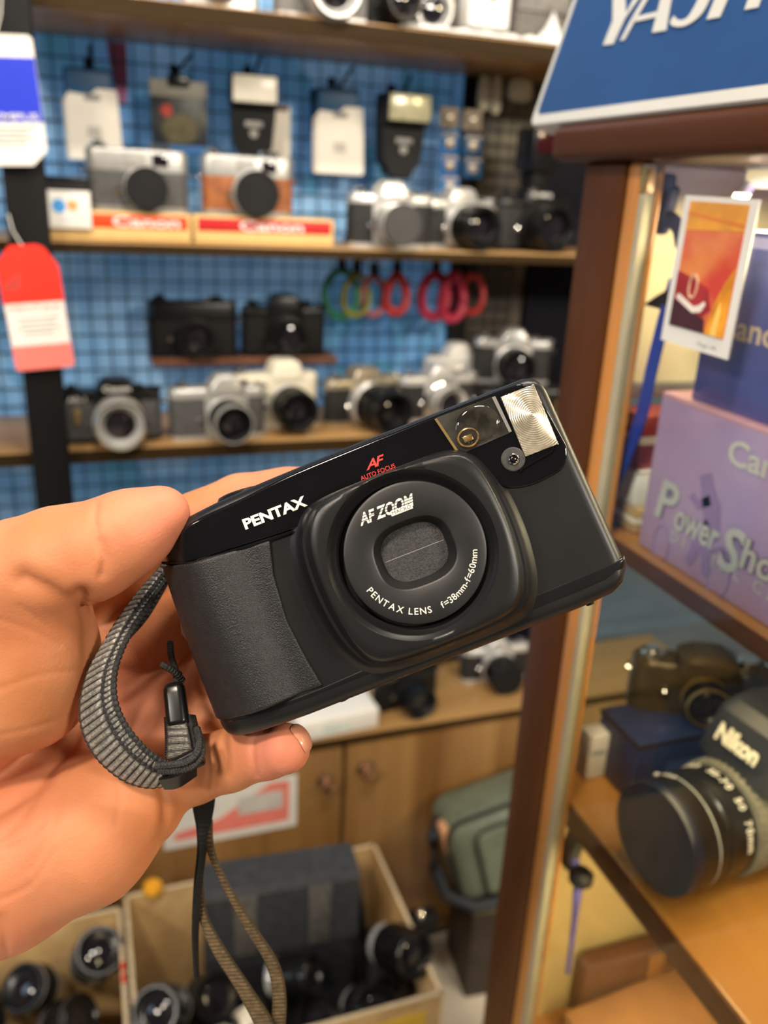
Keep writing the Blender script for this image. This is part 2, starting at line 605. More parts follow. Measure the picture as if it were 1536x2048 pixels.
def patch(name, m, xl, xr, yb, yt, lift=0.0, back=-0.042, redge=0.0025, nx=60, ny=40, zf=None, bot=None, ang=40, parent=None, sides=(1, 1, 1, 1)):
    """closed slab: front face over the outline xl(y)..xr(y), yb(x)..yt(x) (mm), rounded front edges, flat back."""
    def spaced(n):
        return [0.5 - 0.5 * math.cos(PI * i / n) for i in range(n + 1)]
    us, vs = spaced(nx), spaced(ny)
    mb = MB(); V = []
    ymid0 = yb(0); ymid1 = yt(0)
    for v in vs:
        row = []
        yy = ymid0 + (ymid1 - ymid0) * v
        for u in us:
            x = xl(yy) + (xr(yy) - xl(yy)) * u
            y = yb(x) + (yt(x) - yb(x)) * v
            x = xl(y) + (xr(y) - xl(y)) * u
            y = yb(x) + (yt(x) - yb(x)) * v
            dl, dr, db, dt = x - xl(y), xr(y) - x, y - yb(x), yt(x) - y
            z = 0.0
            for dd, on in ((dl, sides[0]), (dr, sides[1]), (dt, sides[3])):
                rr = redge * on / mm
                if rr > 0 and dd < rr:
                    z -= rr * mm * (1 - math.sqrt(max(0, 1 - (1 - max(0, dd) / rr) ** 2)))
            rr = (bot if bot is not None else redge * sides[2]) / mm
            if rr > 0 and db < rr:
                z -= rr * mm * (1 - math.sqrt(max(0, 1 - (1 - max(0, db) / rr) ** 2)))
            row.append((x * mm, y * mm, (zf(x * mm, y * mm) if zf else zbody(x * mm)) + lift + z))
        V.append(row)
    verts = [p for r in V for p in r]
    w = nx + 1; faces = []
    for j in range(ny):
        for i in range(nx):
            faces.append([j * w + i, j * w + i + 1, (j + 1) * w + i + 1, (j + 1) * w + i])
    ring = [i for i in range(w)] + [j * w + nx for j in range(1, ny + 1)] + [ny * w + i for i in range(nx - 1, -1, -1)] + [j * w for j in range(ny - 1, 0, -1)]
    n0 = len(verts)
    for q in ring:
        verts.append((verts[q][0], verts[q][1], min(verts[q][2] - 1e-4, back)))
    m2 = len(ring)
    for k in range(m2):
        k2 = (k + 1) % m2
        faces.append([ring[k2], ring[k], n0 + k, n0 + k2])
    faces.append([n0 + k for k in range(m2)])
    mb.add(verts, faces)
    return mb.build(name, m, parent or pc, ang)


XL = ip([-36, -31.4, -25.5, -1.3, 24, 30, 35], [-71.0, -72.2, -71.5, -70.2, -67.6, -65.0, -60.5])
XR = ip([-36, -33, -30, -25, 30, 34, 36.5], [62, 65.5, 66.6, 66.9, 63.8, 63.0, 61.0])
YT = ip([-72, -66, -60, -54, -44, -28, 0, 58, 61, 63, 67], [28, 29.5, 32.2, 34.2, 35.2, 35.9, 36.5, 36.5, 35.8, 34.3, 30.5])
YB = ip([-73, -70, -66, -40, 50, 60, 64, 67], [-30.5, -34.5, -35.6, -36.3, -36.0, -35.4, -33.8, -30.5])
patch('body', BLK, XL, XR, YB, YT, back=-0.040, redge=0.0035)
# bottom plate, darker and glossier, wraps under the body
BOTM = mat('black_semi_gloss_plastic', (0.008, 0.008, 0.009), 0.22, 0, 0.1, 40)
patch('bottom_plate', BOTM, ip([-37, -28], [-70.8, -72.3]), ip([-37, -33, -30, -25], [61.5, 66, 67.2, 67.4]),
      lambda x: YB(x) - 0.4, ip([-73, -33, 25, 68], [-29.0, -28.9, -26.6, -25.7]), lift=0.0001, back=-0.0405, redge=0.0012, bot=0.0068, ny=24)
# front strip, glossy
strip = patch('front_strip', BLKG, ip([18, 22, 28, 33], [-57.5, -59.7, -59.4, -55.5]), ip([5, 9, 12, 28, 33], [58.5, 62.0, 62.8, 60.6, 57.8]),
      ips([-61, -57, -24, -15, 28, 34, 38, 40.4, 47.8, 56, 60, 63.5], [22.4, 20.9, 18.6, 18.6, 18.6, 15.5, 10.5, 7.0, 4.9, 5.4, 7.0, 11.5]),
      ips([-61, -56, -50, -36, -16, 27, 52, 57, 60.5, 63], [27.5, 31.0, 32.5, 33.3, 34.9, 35.5, 35.5, 34.7, 31.5, 26]), lift=0.0009, back=-0.003, redge=0.0010, nx=120)
# textured hand grip
GRIPM = mat('grip_grain', (0.013, 0.013, 0.014), 0.40, 0, 0.15, 400, 0.75, 2400, bdist=0.0003)


def zgrip(x, y):
    b = zbody(x)
    X = x / mm
    g = 2.4 * math.exp(-((X + 53) / 8.0) ** 2) + 1.5 - 1.2 * math.exp(-((X + 40.5) / 4.5) ** 2)
    return b + g * mm


patch('hand_grip', GRIPM, lambda y: XL(y) - 0.6, ip([-29, -18, -6.4, 8, 19], [-33.3, -35.1, -36.3, -35.0, -32.0]),
      lambda x: -28.8, ip([-69, -57.6, -32], [23.3, 20.5, 18.2]), lift=0.0, back=-0.036, redge=0.0007, zf=zgrip)
# seam ridge around the top-left corner
MB().tube([(x * mm, y * mm, zbody(x * mm) + 0.0006) for x, y in ((-67.5, 24.0), (-64, 22.7), (-60.5, 21.6), (-57.6, 20.6), (-45, 19.5), (-33, 18.4), (-25, 18.2))], 0.0005, 8).build('trim_line', BLKG, pc)

# ---- lens housing: squared bulge with a round opening
LC = (6.6 * mm, -0.9 * mm)


def ring_from(pts, h, n=120, cen=LC):
    P = []
    for x, y in pts:
        P.append((x * mm, y * mm, 0))
    if h:
        ox, oy = L(CX, CY)
        s = (D0 - h) / D0
        P = [(ox + (p[0] - ox) * s, oy + (p[1] - oy) * s, 0) for p in P]
    sm = catmull(P, 10, True)
    ang = np.array([math.atan2(p.y - cen[1], p.x - cen[0]) for p in sm])
    rad = np.array([math.hypot(p.y - cen[1], p.x - cen[0]) for p in sm])
    o = np.argsort(ang); ang = ang[o]; rad = rad[o]
    ang = np.concatenate([ang[-3:] - 2 * PI, ang, ang[:3] + 2 * PI]); rad = np.concatenate([rad[-3:], rad, rad[:3]])
    out = []
    for k in range(n):
        a = -PI + 2 * PI * k / n
        r = float(np.interp(a, ang, rad))
        out.append((cen[0] + r * math.cos(a), cen[1] + r * math.sin(a), h))
    return out


def circ(r, h, n=120):
    ox, oy = L(CX, CY)
    return [(LC[0] + r * math.cos(-PI + 2 * PI * k / n), LC[1] + r * math.sin(-PI + 2 * PI * k / n), h) for k in range(n)]


def mixr(a, b, t, h):
    return [(p[0] + (q[0] - p[0]) * t, p[1] + (q[1] - p[1]) * t, h) for p, q in zip(a, b)]


front = ring_from([(-17.0, 20.6), (-11, 23.0), (0, 24.0), (14, 24.0), (28.0, 22.9), (33.5, 19.5), (36.2, 12.0), (37.3, 1), (37.0, -10), (35.2, -20), (31.5, -26.6),
                   (24.5, -29.4), (10, -30.0), (-8, -29.6), (-15.5, -27.6), (-19.5, -21.5), (-21.6, -11), (-22.4, 1.0), (-21.4, 12.5)], 0.0125)
base = ring_from([(-24.5, 19.5), (-17, 24.6), (0, 25.4), (14, 25.4), (29.0, 24.6), (36.0, 20.0), (40.3, 10.0), (41.8, -1), (41.6, -12), (39.5, -23), (34.5, -31.0),
                  (25, -33.0), (8, -33.4), (-9, -33.0), (-19, -30.5), (-25.5, -22.5), (-28.6, -12), (-29.4, 0), (-28.2, 11)], 0.0)
rings = [mixr(base, base, 0, -0.002), mixr(base, base, 0, 0.0)]
for t, h in ((0.22, 0.0008), (0.40, 0.0022), (0.52, 0.0042), (0.62, 0.0066)):
    rings.append(mixr(base, front, t, h))
MB().loft(rings, False, True).build('lens_housing_base', BLK, pc, 50)
rings = [mixr(base, front, 0.60, 0.0040)]
for t, h in ((0.72, 0.0062), (0.84, 0.0088), (0.92, 0.0105), (0.97, 0.0117), (1.0, 0.0126)):
    rings.append(mixr(base, front, t, h))
cc = (LC[0], LC[1])
c25 = circ(0.0247, 0.0139)
rings.append(mixr(front, c25, 0.06, 0.01345)); rings.append(mixr(front, c25, 0.14, 0.0138)); rings.append(mixr(front, c25, 0.5, 0.01395))
rings += [circ(0.0250, 0.0139), circ(0.0247, 0.0135), circ(0.0222, 0.0108), circ(0.0216, 0.0104), circ(0.0215, 0.004)]
MB().loft(rings, False, True).build('lens_housing', BLK, pc, 50)
# lens front plate with rounded window, slightly inside the ring
win = [(x, y) for x, y in rrect(0.0212, 0.0165, 0.0070, 10)]
N = 120
lp = Vector((LC[0] + 0.0009, LC[1] + 0.0003, 0))


def wring(sc, h, n=N, bulge=1.0):
    out = []
    for k in range(n):
        a = -PI + 2 * PI * k / n
        # superellipse window
        c, s = math.cos(a), math.sin(a)
        p = 2.7
        r = 1 / ((abs(c) / 0.0118) ** p + (abs(s) / 0.0098) ** p) ** (1 / p)
        out.append((lp.x + sc * r * c, lp.y + sc * r * s, h))
    return out


cp = lambda r, h: [(lp.x + r * math.cos(-PI + 2 * PI * k / N), lp.y + r * math.sin(-PI + 2 * PI * k / N), h) for k in range(N)]
PLATE = mat('lens_plate_black', (0.013, 0.013, 0.014), 0.42, 0, 0.1, 200, 0.04, 4000)
MB().loft([cp(0.0209, 0.006), cp(0.0209, 0.0128), cp(0.0207, 0.01335), cp(0.0200, 0.0136), wring(1.05, 0.0136), wring(1.0, 0.0133), wring(0.985, 0.0122), wring(0.82, 0.0088), wring(0.82, 0.0080)],
          True, True).build('lens_front_plate', PLATE, pc, 50)
BARM = mat('barrier_grain', (0.030, 0.030, 0.031), 0.40, 0, 0.5, 1800, 0.9, 4200, bdist=0.0002)
MB().loft([wring(0.86, 0.0080), wring(0.84, 0.0087)]).build('lens_barrier', BARM, pc, 30)
MB().box((lp.x, lp.y + 0.0002, 0.00872), (0.0185, 0.00014, 0.00012)).build('barrier_seam', GREYP, pc)

INK = mat('cream_ink', (0.80, 0.76, 0.66), 0.5, 0, 0.03, 100)
INKR = mat('red_ink', (0.75, 0.045, 0.04), 0.5, 0, 0.03, 100)
TM = lambda x, y, z: Matrix.Translation((x * mm, y * mm, z * mm))
lettering('wordmark', 'PENTAX', INK, strip, TM(-37.9, 23.9, 1.0), 20.4 * mm, 3.3 * mm, offset=0.038, extrude=0.01, label='cream raised wordmark')
lettering('emblem', 'AF', INKR, strip, TM(3.0, 27.3, 1.0), 6.6 * mm, 2.9 * mm, shear=0.42, offset=0.02, extrude=0.01, spacing=0.8, label='red emblem')
lettering('caption', 'AUTO FOCUS', INKR, strip, TM(0.4, 25.0, 1.0), 11.2 * mm, 1.35 * mm, extrude=0.01, offset=0.004, label='red caption')
s14 = (D0 - 0.0136) / D0
pl = bpy.data.objects['lens_front_plate']
lettering('wordmark', 'AF ZOOM', INK, pl, TM(-4.4, 12.2, 13.68), 17.3 * mm, 3.6 * mm, shear=0.38, offset=0.03, extrude=0.01,
          stripes=((0.30, 0.36), (0.52, 0.58), (0.74, 0.80)))
MB().box((8.3 * mm, 12.35 * mm, 13.72 * mm), (6.6 * mm, 1.5 * mm, 0.12 * mm), 0.0).build('caption_ground', INK, pl)
lettering('caption', 'MACRO', BLKM, pl, TM(5.4, 11.85, 13.80), 5.8 * mm, 1.05 * mm, extrude=0.01)


def arc_text(name, body, r, a0, height, m, parent, z, gap=0.25, spread=1.0):
    """text along the inside of a circle, upright towards the centre, read left to right along the bottom."""
    mb = MB(); a = a0
    for ch in body:
        if ch == ' ':
            a += height * 0.55 / r; continue
        v, f = text_geo(ch, 0.01, 0, 0.004)
        xs = [p[0] for p in v]
        w = (max(xs) - min(xs)) * height / 0.72
        am = a + (w / 2) / r
        T = Matrix.Translation((lp.x, lp.y, z)) @ Matrix.Rotation(am + PI / 2, 4, 'Z') @ Matrix.Translation((-w / 2 - min(xs) * height / 0.72, -r, 0)) @ Matrix.Scale(height / 0.72, 4)
        mb.add(v, f, T)
        a += (w + height * gap) / r
    return mb.build(name, m, parent, smooth=False)


arc_text('caption', 'PENTAX LENS', 0.0180, R(-163), 0.0020, INK, pl, 0.01368, 0.30)
arc_text('caption', 'f=38mm-f=60mm', 0.0180, R(-85), 0.0020, INK, pl, 0.01368, 0.16)

# ---- viewfinder window, flash, self-timer lamp on the strip
vf = [(27.4, 34.9), (48.6, 34.6), (47.9, 22.2), (30.6, 21.2)]
vfb = MB().prism([(x * mm, y * mm) for x, y in ((28.6, 34.6), (47.4, 34.4), (48.3, 22.2), (31.2, 21.5))][::-1], 0.0005, 0.0012).build(
    'viewfinder_window', mat('smoked_window', (0.035, 0.033, 0.028), 0.06, 0, 0.5, 120, coat=1.0), pc, smooth=False)
rg = []
for rr, h in ((7.4, 0.8), (7.2, 1.25), (6.2, 1.50), (4.6, 1.72), (2.4, 1.86), (0.4, 1.90)):
    rg.append([((39.6 + rr * 0.95 * math.cos(a)) * mm, (28.1 + rr * 0.80 * math.sin(a)) * mm, h * mm) for a in [2 * PI * k / 48 for k in range(48)]])
MB().loft(rg).build('viewfinder_lens', mat('viewfinder_glass', (0.030, 0.027, 0.022), 0.06, 0, 0.6, 180, coat=1.0), vfb, 60)
MB().tube([((35.4 + 3.1 * math.cos(a)) * mm, (25.4 + 2.7 * math.sin(a)) * mm, 1.78 * mm + 0.15 * mm * math.sin(a * 2)) for a in [2 * PI * k / 36 for k in range(36)]], 0.00032, 6, True).build('eyepiece_ring', mat('amber_tortoise', (0.20, 0.12, 0.04), 0.2, 0.3, 0.5, 400), vfb)
MB().box((35.3 * mm, 25.2 * mm, 1.65 * mm), (3.0 * mm, 2.0 * mm, 0.5 * mm), 0.0004).build('eyepiece', mat('amber_tortoise', (0.2, 0.12, 0.04)), vfb)
MB().prism([(x * mm, y * mm) for x, y in ((27.9, 34.4), (28.7, 34.4), (31.4, 22.0), (30.6, 22.0))], 0.0006, 0.0014).build('brass_edge', BRASS, vfb, smooth=False)
MB().prism([(x * mm, y * mm) for x, y in ((46.6, 34.2), (47.7, 34.2), (48.5, 22.4), (47.6, 22.4))], 0.0006, 0.0014).build('window_edge', mat('grey_edge', (0.22, 0.21, 0.20), 0.2), vfb, smooth=False)
# flash: fine concentric ribs
fx0, fx1, fy0, fy1 = 49.3, 60.2, 13.6, 33.4
nx, ny = 110, 180
V = []; Fc = []
for j in range(ny + 1):
    for i in range(nx + 1):
        u, v = i / nx, j / ny
        sk = -0.5 + 1.0 * (1 - v)
        x = fx0 + (fx1 - fx0) * u + sk * 0.4; y = fy0 + (fy1 - fy0) * v
        rr = math.hypot((x - 56.0) * 1.0, (y - 25.0) * 0.9)
        h = 1.45 + 0.16 * abs(((rr / 0.62) % 1.0) * 2 - 1)
        h += 0.75 * (1 - ((u - 0.5) * 2) ** 2) * (1 - abs((v - 0.5) * 2) ** 6)
        if i in (0, nx) or j in (0, ny): h = 0.5
        V.append((x * mm, y * mm, h * mm))
for j in range(ny):
    for i in range(nx):
        a = j * (nx + 1) + i
        Fc.append([a, a + 1, a + nx + 2, a + nx + 1])
fl = MB().add(V, Fc).build('flash_window', mat('flash_reflector', (0.80, 0.72, 0.55), 0.22, 0.75, 0.25, 300, coat=0.6), pc, 80)
MB().tube([(x * mm, y * mm, 1.2 * mm) for x, y in ((46.2, 9.9), (47.2, 10.6), (52.5, 11.4), (57.5, 12.2), (61.2, 16.2))], 0.00042, 8).build('strip_ridge', BLKG, pc)
tx, ty = L(1025, 919)
MB().lathe([(0.0037, 0), (0.0037, 0.0004), (0.0034, 0.0007)], 40, Matrix.Translation((tx, ty, 0.0009))).build('timer_lamp', mat('smoke_grey_disc', (0.06, 0.06, 0.06), 0.25, 0, 0.2, 300), pc)
tl = bpy.data.objects['timer_lamp']
MB().lathe([(0.0017, 0.0006), (0.0017, 0.0013), (0.0014, 0.0016), (0.0011, 0.0013), (0.0010, 0.0008)], 32, Matrix.Translation((tx, ty, 0.0009))).build('lamp_ring', CHROMEB, tl)
MB().lathe([(0.0010, 0.0008), (0.0008, 0.0012), (0.0003, 0.0014)], 24, Matrix.Translation((tx, ty, 0.0009))).build('lamp_lens', LENSG, tl)
# shutter button on the top, small feet below, strap lug at the left end
MB().lathe([(0.0080, -0.0005), (0.0080, 0.0012), (0.0074, 0.0020), (0.0055, 0.0025), (0.002, 0.0027)], 32, Matrix.Translation((-0.0385, 0.0349, -0.020)) @ Matrix.Rotation(-PI / 2, 4, 'X') @ Matrix.Rotation(0.06, 4, 'Y')).build('shutter_button', BLKP, pc)
for x in (-0.0297, 0.0530):
    MB().cyl((x, -0.0350, -0.006), (x, -0.0368, -0.006), 0.0013, n=12).build('foot', BLKM, pc)
MB().tube([(-0.0700, 0.004, -0.030), (-0.0745, 0.004, -0.032), (-0.0760, 0.000, -0.033), (-0.0745, -0.004, -0.032), (-0.0700, -0.004, -0.030)], 0.0010, 8).build('strap_lug', CHROME, pc)

# ================================================================== THE HAND
def surface_nets(S):
    """naive surface nets on a scalar field (negative inside): vertices in index space and quads."""
    nx, ny, nz = S.shape
    ins = S < 0
    c = [ins[i:nx - 1 + i, j:ny - 1 + j, k:nz - 1 + k] for i in (0, 1) for j in (0, 1) for k in (0, 1)]
    cnt = sum(x.astype(np.int8) for x in c)
    act = (cnt > 0) & (cnt < 8)
    idx = np.full(act.shape, -1, np.int64)
    I = np.argwhere(act)
    idx[act] = np.arange(len(I))
    acc = np.zeros((len(I), 3)); num = np.zeros(len(I))
    cor = [(i, j, k) for i in (0, 1) for j in (0, 1) for k in (0, 1)]
    for a in range(8):
        for b in range(a + 1, 8):
            A, B = np.array(cor[a]), np.array(cor[b])
            if np.abs(A - B).sum() != 1: continue
            sa = S[I[:, 0] + A[0], I[:, 1] + A[1], I[:, 2] + A[2]]
            sb = S[I[:, 0] + B[0], I[:, 1] + B[1], I[:, 2] + B[2]]
            m = (sa < 0) != (sb < 0)
            t = np.where(m, sa / np.where(m, sa - sb, 1), 0)
            acc += np.where(m[:, None], A + t[:, None] * (B - A), 0); num += m
    V = I + acc / num[:, None]
    quads = []
    for ax in range(3):
        o1, o2 = [q for q in range(3) if q != ax]
        sl0 = [slice(None)] * 3; sl1 = [slice(None)] * 3
        sl0[ax] = slice(0, -1); sl1[ax] = slice(1, None)
        a, b = ins[tuple(sl0)], ins[tuple(sl1)]
        E = np.argwhere(a != b)
        E = E[(E[:, o1] > 0) & (E[:, o2] > 0) & (E[:, o1] < S.shape[o1] - 1) & (E[:, o2] < S.shape[o2] - 1)]
        sgn = a[E[:, 0], E[:, 1], E[:, 2]]
        q = []
        for d1, d2 in ((0, 0), (1, 0), (1, 1), (0, 1)):
            p = E.copy(); p[:, o1] -= d1; p[:, o2] -= d2
            q.append(idx[p[:, 0], p[:, 1], p[:, 2]])
        q = np.stack(q, 1)
        flip = sgn if ax != 1 else ~sgn
        q[flip] = q[flip][:, ::-1]
        quads.append(q)
    return V, np.concatenate(quads)


def c3(px, py, d):
    """camera-space point in mm (right, up, forward)."""
    return np.array([(px - CX) / F * d, -(py - CY) / F * d, d], np.float32)


GS = 0.85
lo = np.array([-190.0, -175.0, 225.0], np.float32); hi = np.array([-18.0, 18.0, 352.0], np.float32)
gn = ((hi - lo) / GS).astype(int)
gx, gy, gz = np.meshgrid(*[lo[i] + GS * np.arange(gn[i], dtype=np.float32) for i in range(3)], indexing='ij', sparse=True)


def cap(a, b, ra, rb):
    a = a if isinstance(a, np.ndarray) else c3(*a); b = b if isinstance(b, np.ndarray) else c3(*b)
    ba = b - a; bb = float(ba @ ba)
    t = np.clip(((gx - a[0]) * ba[0] + (gy - a[1]) * ba[1] + (gz - a[2]) * ba[2]) / bb, 0, 1)
    t = t * t * (3 - 2 * t) if False else t
    d = np.sqrt((gx - a[0] - t * ba[0]) ** 2 + (gy - a[1] - t * ba[1]) ** 2 + (gz - a[2] - t * ba[2]) ** 2)
    return d - (ra + (rb - ra) * t)


def smin(a, b, k):
    h = np.clip(0.5 + 0.5 * (b - a) / k, 0, 1)
    return b + (a - b) * h - k * h * (1 - h)


def chain(pts, k=3.0):
    d = None
    for p, q in zip(pts, pts[1:]):
        e = cap(p[:3], q[:3], p[3], q[3])
        d = e if d is None else smin(d, e, k)
    return d


# palm: metacarpals, heel of the hand, ball of the thumb
palm = chain([(-560, 1760, 305, 26), (-330, 1640, 303, 26), (-120, 1440, 308, 19), (130, 1215, 313, 13.5)], 8)
palm = smin(palm, chain([(-330, 1640, 303, 24), (-80, 1500, 312, 18), (215, 1310, 318, 12.5)], 8), 10)
palm = smin(palm, chain([(-330, 1680, 303, 24), (-60, 1560, 312, 18), (260, 1440, 316, 12.5)], 8), 10)
palm = smin(palm, chain([(-330, 1720, 303, 24), (-40, 1640, 304, 20), (270, 1560, 303, 12.5)], 8), 10)
heel = chain([(-420, 1850, 303, 28), (-160, 1790, 297, 29.5), (0, 1737, 292, 27.0), (170, 1668, 290, 23.0), (268, 1600, 292, 17.5)], 6)
ball = chain([(-300, 1480, 300, 24), (-110, 1420, 290, 26), (40, 1360, 282, 22.0), (68, 1300, 278, 19.5), (75, 1235, 274, 16.5)], 7)
thumb = chain([(-60, 1250, 277, 20), (40, 1150, 268, 17.0), (120, 1118, 264, 15.6), (190, 1100, 262, 14.2), (262, 1062, 262, 12.3), (322, 1029, 263.5, 9.0)], 5)
index = chain([(130, 1195, 313, 13), (330, 1065, 318, 11.2), (480, 1003, 320, 10.0), (610, 972, 318, 8.6)], 3)
middle = chain([(215, 1310, 318, 12.5), (390, 1215, 321, 11.2), (590, 1140, 321, 10.0), (700, 1105, 318, 8.5)], 3)
ringf = chain([(260, 1440, 316, 12), (430, 1340, 320, 10.8), (600, 1275, 319, 9.6), (690, 1245, 316, 8.3)], 3)
pinky = chain([(280, 1560, 302, 12.8), (385, 1540, 298, 11.5), (460, 1520, 291, 10.2), (535, 1500, 280, 9.0), (570, 1497, 273, 8.2)], 3)
web = smin(chain([(100, 1190, 316, 11), (300, 1150, 322, 9.5), (420, 1115, 322, 9)], 5), chain([(180, 1375, 319, 12), (330, 1290, 323, 9.5), (430, 1245, 323, 9)], 5), 8)
web = smin(web, chain([(200, 1500, 312, 12), (330, 1455, 314, 10), (440, 1430, 315, 9)], 5), 8)
palm = smin(palm, web, 8)
hand = smin(palm, heel, 9)
hand = smin(hand, ball, 4.5)
hand = smin(hand, thumb, 6)
fing = np.minimum(np.minimum(index, middle), np.minimum(ringf, pinky))
hand = smin(hand, fing, 4)
# the wrist is closed before the edge of the volume
for ax, g in ((0, gx), (1, gy)):
    hand = np.maximum(hand, (lo[ax] + 2.5) - g)
hv, hq = surface_nets(hand)
hv = lo + hv * GS
# smooth a little, then press creases into the skin
nb = [[] for _ in range(0)]
ed = np.concatenate([hq[:, [0, 1]], hq[:, [1, 2]], hq[:, [2, 3]], hq[:, [3, 0]]])
ed = np.unique(np.sort(ed, 1), axis=0)
deg = np.bincount(ed.ravel(), minlength=len(hv)).astype(float)


def smooth(v, n, lam=0.5):
    for _ in range(n):
        a = np.zeros_like(v)
        for k in range(3):
            a[:, k] = np.bincount(ed[:, 0], v[ed[:, 1], k], len(v)) + np.bincount(ed[:, 1], v[ed[:, 0], k], len(v))
        v = v + lam * (a / deg[:, None] - v)
    return v


hv = smooth(hv, 5)


def normals(v):
    n = np.cross(v[hq[:, 2]] - v[hq[:, 0]], v[hq[:, 3]] - v[hq[:, 1]])
    N = np.zeros_like(v)
    for k in range(4):
        for a in range(3):
            N[:, a] += np.bincount(hq[:, k], n[:, a], len(v))
    return N / np.maximum(1e-9, np.linalg.norm(N, axis=1))[:, None]


HN = normals(hv)
if np.mean(np.sum(HN * (hv - hv.mean(0)), 1)) < 0:
    HN = -HN
# skin creases: polylines traced on the palm side (px, py), width mm, depth mm
CREASES = [
    ([(45, 1158), (90, 1180), (135, 1205), (168, 1200)], 2.6, 1.7),                       # web of the thumb
    ([(192, 1010), (188, 1045), (198, 1085), (208, 1115), (203, 1150)], 1.0, 0.55),          # thumb joint
    ([(206, 1085), (216, 1115), (214, 1150)], 1.4, 0.30),
    ([(160, 1190), (176, 1250), (178, 1310), (168, 1390), (152, 1470), (100, 1545), (50, 1590), (-10, 1625)], 2.2, 1.2),   # line round the ball of the thumb
    ([(150, 1480), (90, 1560), (40, 1640), (-20, 1690)], 1.4, 0.4),
    ([(150, 1520), (120, 1600), (95, 1680), (60, 1740)], 1.2, 0.30),
    ([(235, 1560), (240, 1600), (232, 1650)], 1.0, 0.3),
    ([(322, 1575), (331, 1615), (330, 1655), (322, 1690)], 1.6, 0.9),                      # fold at the root of the little finger
    ([(425, 1490), (432, 1530), (430, 1575)], 1.0, 0.5),
    ([(412, 1500), (418, 1540), (414, 1580)], 0.8, 0.3),
    ([(508, 1478), (505, 1510), (512, 1552)], 0.9, 0.5),
    ([(0, 1240), (60, 1260), (120, 1290)], 0.9, 0.22), ([(-10, 1380), (80, 1350), (160, 1340)], 0.9, 0.2),
    ([(0, 1470), (70, 1455), (140, 1430)], 0.9, 0.2), ([(40, 1210), (90, 1250), (150, 1300)], 0.8, 0.2),
    ([(0, 1800), (60, 1770), (110, 1700)], 1.0, 0.25), ([(-20, 1700), (40, 1690), (90, 1640)], 1.0, 0.25),
    ([(0, 1840), (10, 1880), (8, 1920)], 1.6, 0.6),                                       # wrist line
]
ppx = CX + F * hv[:, 0] / hv[:, 2]; ppy = CY - F * hv[:, 1] / hv[:, 2]
facing = np.clip(-np.sum(HN * hv, 1) / np.linalg.norm(hv, axis=1), 0, 1)
disp = np.zeros(len(hv))
for pts, wmm, dep in CREASES:
    dense = np.array([(p.x, p.y) for p in catmull([(x, y, 0) for x, y in pts], 6)])
    dmin = np.full(len(hv), 1e9)
    for a, b in zip(dense, dense[1:]):
        ab = b - a; l2 = max(1e-6, ab @ ab)
        t = np.clip(((ppx - a[0]) * ab[0] + (ppy - a[1]) * ab[1]) / l2, 0, 1)
        dmin = np.minimum(dmin, np.hypot(ppx - a[0] - t * ab[0], ppy - a[1] - t * ab[1]))
    dm = dmin * hv[:, 2] / F
    disp += 1.2 * dep * (np.exp(-(dm / wmm) ** 2) * 1.0 - 0.10 * np.exp(-((dm - 2.4 * wmm) / wmm) ** 2)) * (facing > 0.05)
hv = hv - HN * disp[:, None]
hv = smooth(hv, 1, 0.35)
W = np.array([[CM[r][c] for c in range(3)] for r in range(3)])
hw = hv @ W.T * 0.001 + np.array([0, 0, H])
SKIN = mat('skin', (0.45, 0.160, 0.054), 0.55, 0, 0.0, 30, 0.30, 1000, spec=0.35, col2=(0.59, 0.250, 0.115), lo=0.30, hi=0.70, sss=0.12, bdist=0.0004)
nts = SKIN.node_tree
bs = nts.nodes['Principled BSDF']
lk = bs.inputs['Base Color'].links[0]; src = lk.from_socket; nts.links.remove(lk)
at_ = nts.nodes.new('ShaderNodeAttribute'); at_.attribute_name = 'blush'
mxc = nts.nodes.new('ShaderNodeMix'); mxc.data_type = 'RGBA'
nts.links.new(at_.outputs['Fac'], mxc.inputs[0]); nts.links.new(src, mxc.inputs[6])
mxc.inputs[7].default_value = (0.60, 0.20, 0.135, 1)
nts.links.new(mxc.outputs[2], bs.inputs['Base Color'])
me = bpy.data.meshes.new('person')
org = hw.mean(0)
me.from_pydata((hw - org).tolist(), [], hq.tolist())
bm = bmesh.new(); bm.from_mesh(me); bmesh.ops.recalc_face_normals(bm, faces=bm.faces); bm.to_mesh(me); bm.free()
bl = np.zeros(len(hv))
for q_, r_, a_ in (((322, 1029, 262), 22, 0.75), ((560, 1497, 272), 16, 0.9), ((610, 972, 318), 30, 0.6), ((230, 1110, 262), 20, 0.45), ((60, 1700, 288), 34, 0.45), ((60, 1160, 268), 24, 0.35),
                   ((290, 1400, 312), 26, 0.5), ((10, 1860, 285), 30, 0.55), ((40, 1500, 285), 20, 0.25)):
    dd = np.linalg.norm(hv - c3(*q_), axis=1)
    bl = np.maximum(bl, a_ * np.exp(-(dd / r_) ** 2))
ba_ = me.attributes.new('blush', 'FLOAT', 'POINT')
ba_.data.foreach_set('value', bl.astype(np.float32))
me.shade_smooth(); me.materials.append(SKIN)
person = bpy.data.objects.new('person', me)
COL.objects.link(person)
person.location = org
tag(person, "bare left hand of a person, palm towards the viewer, gripping the black compact camera", 'person')


def cam_pt(px, py, dmm):
    return PD(px, py, dmm * 0.001)


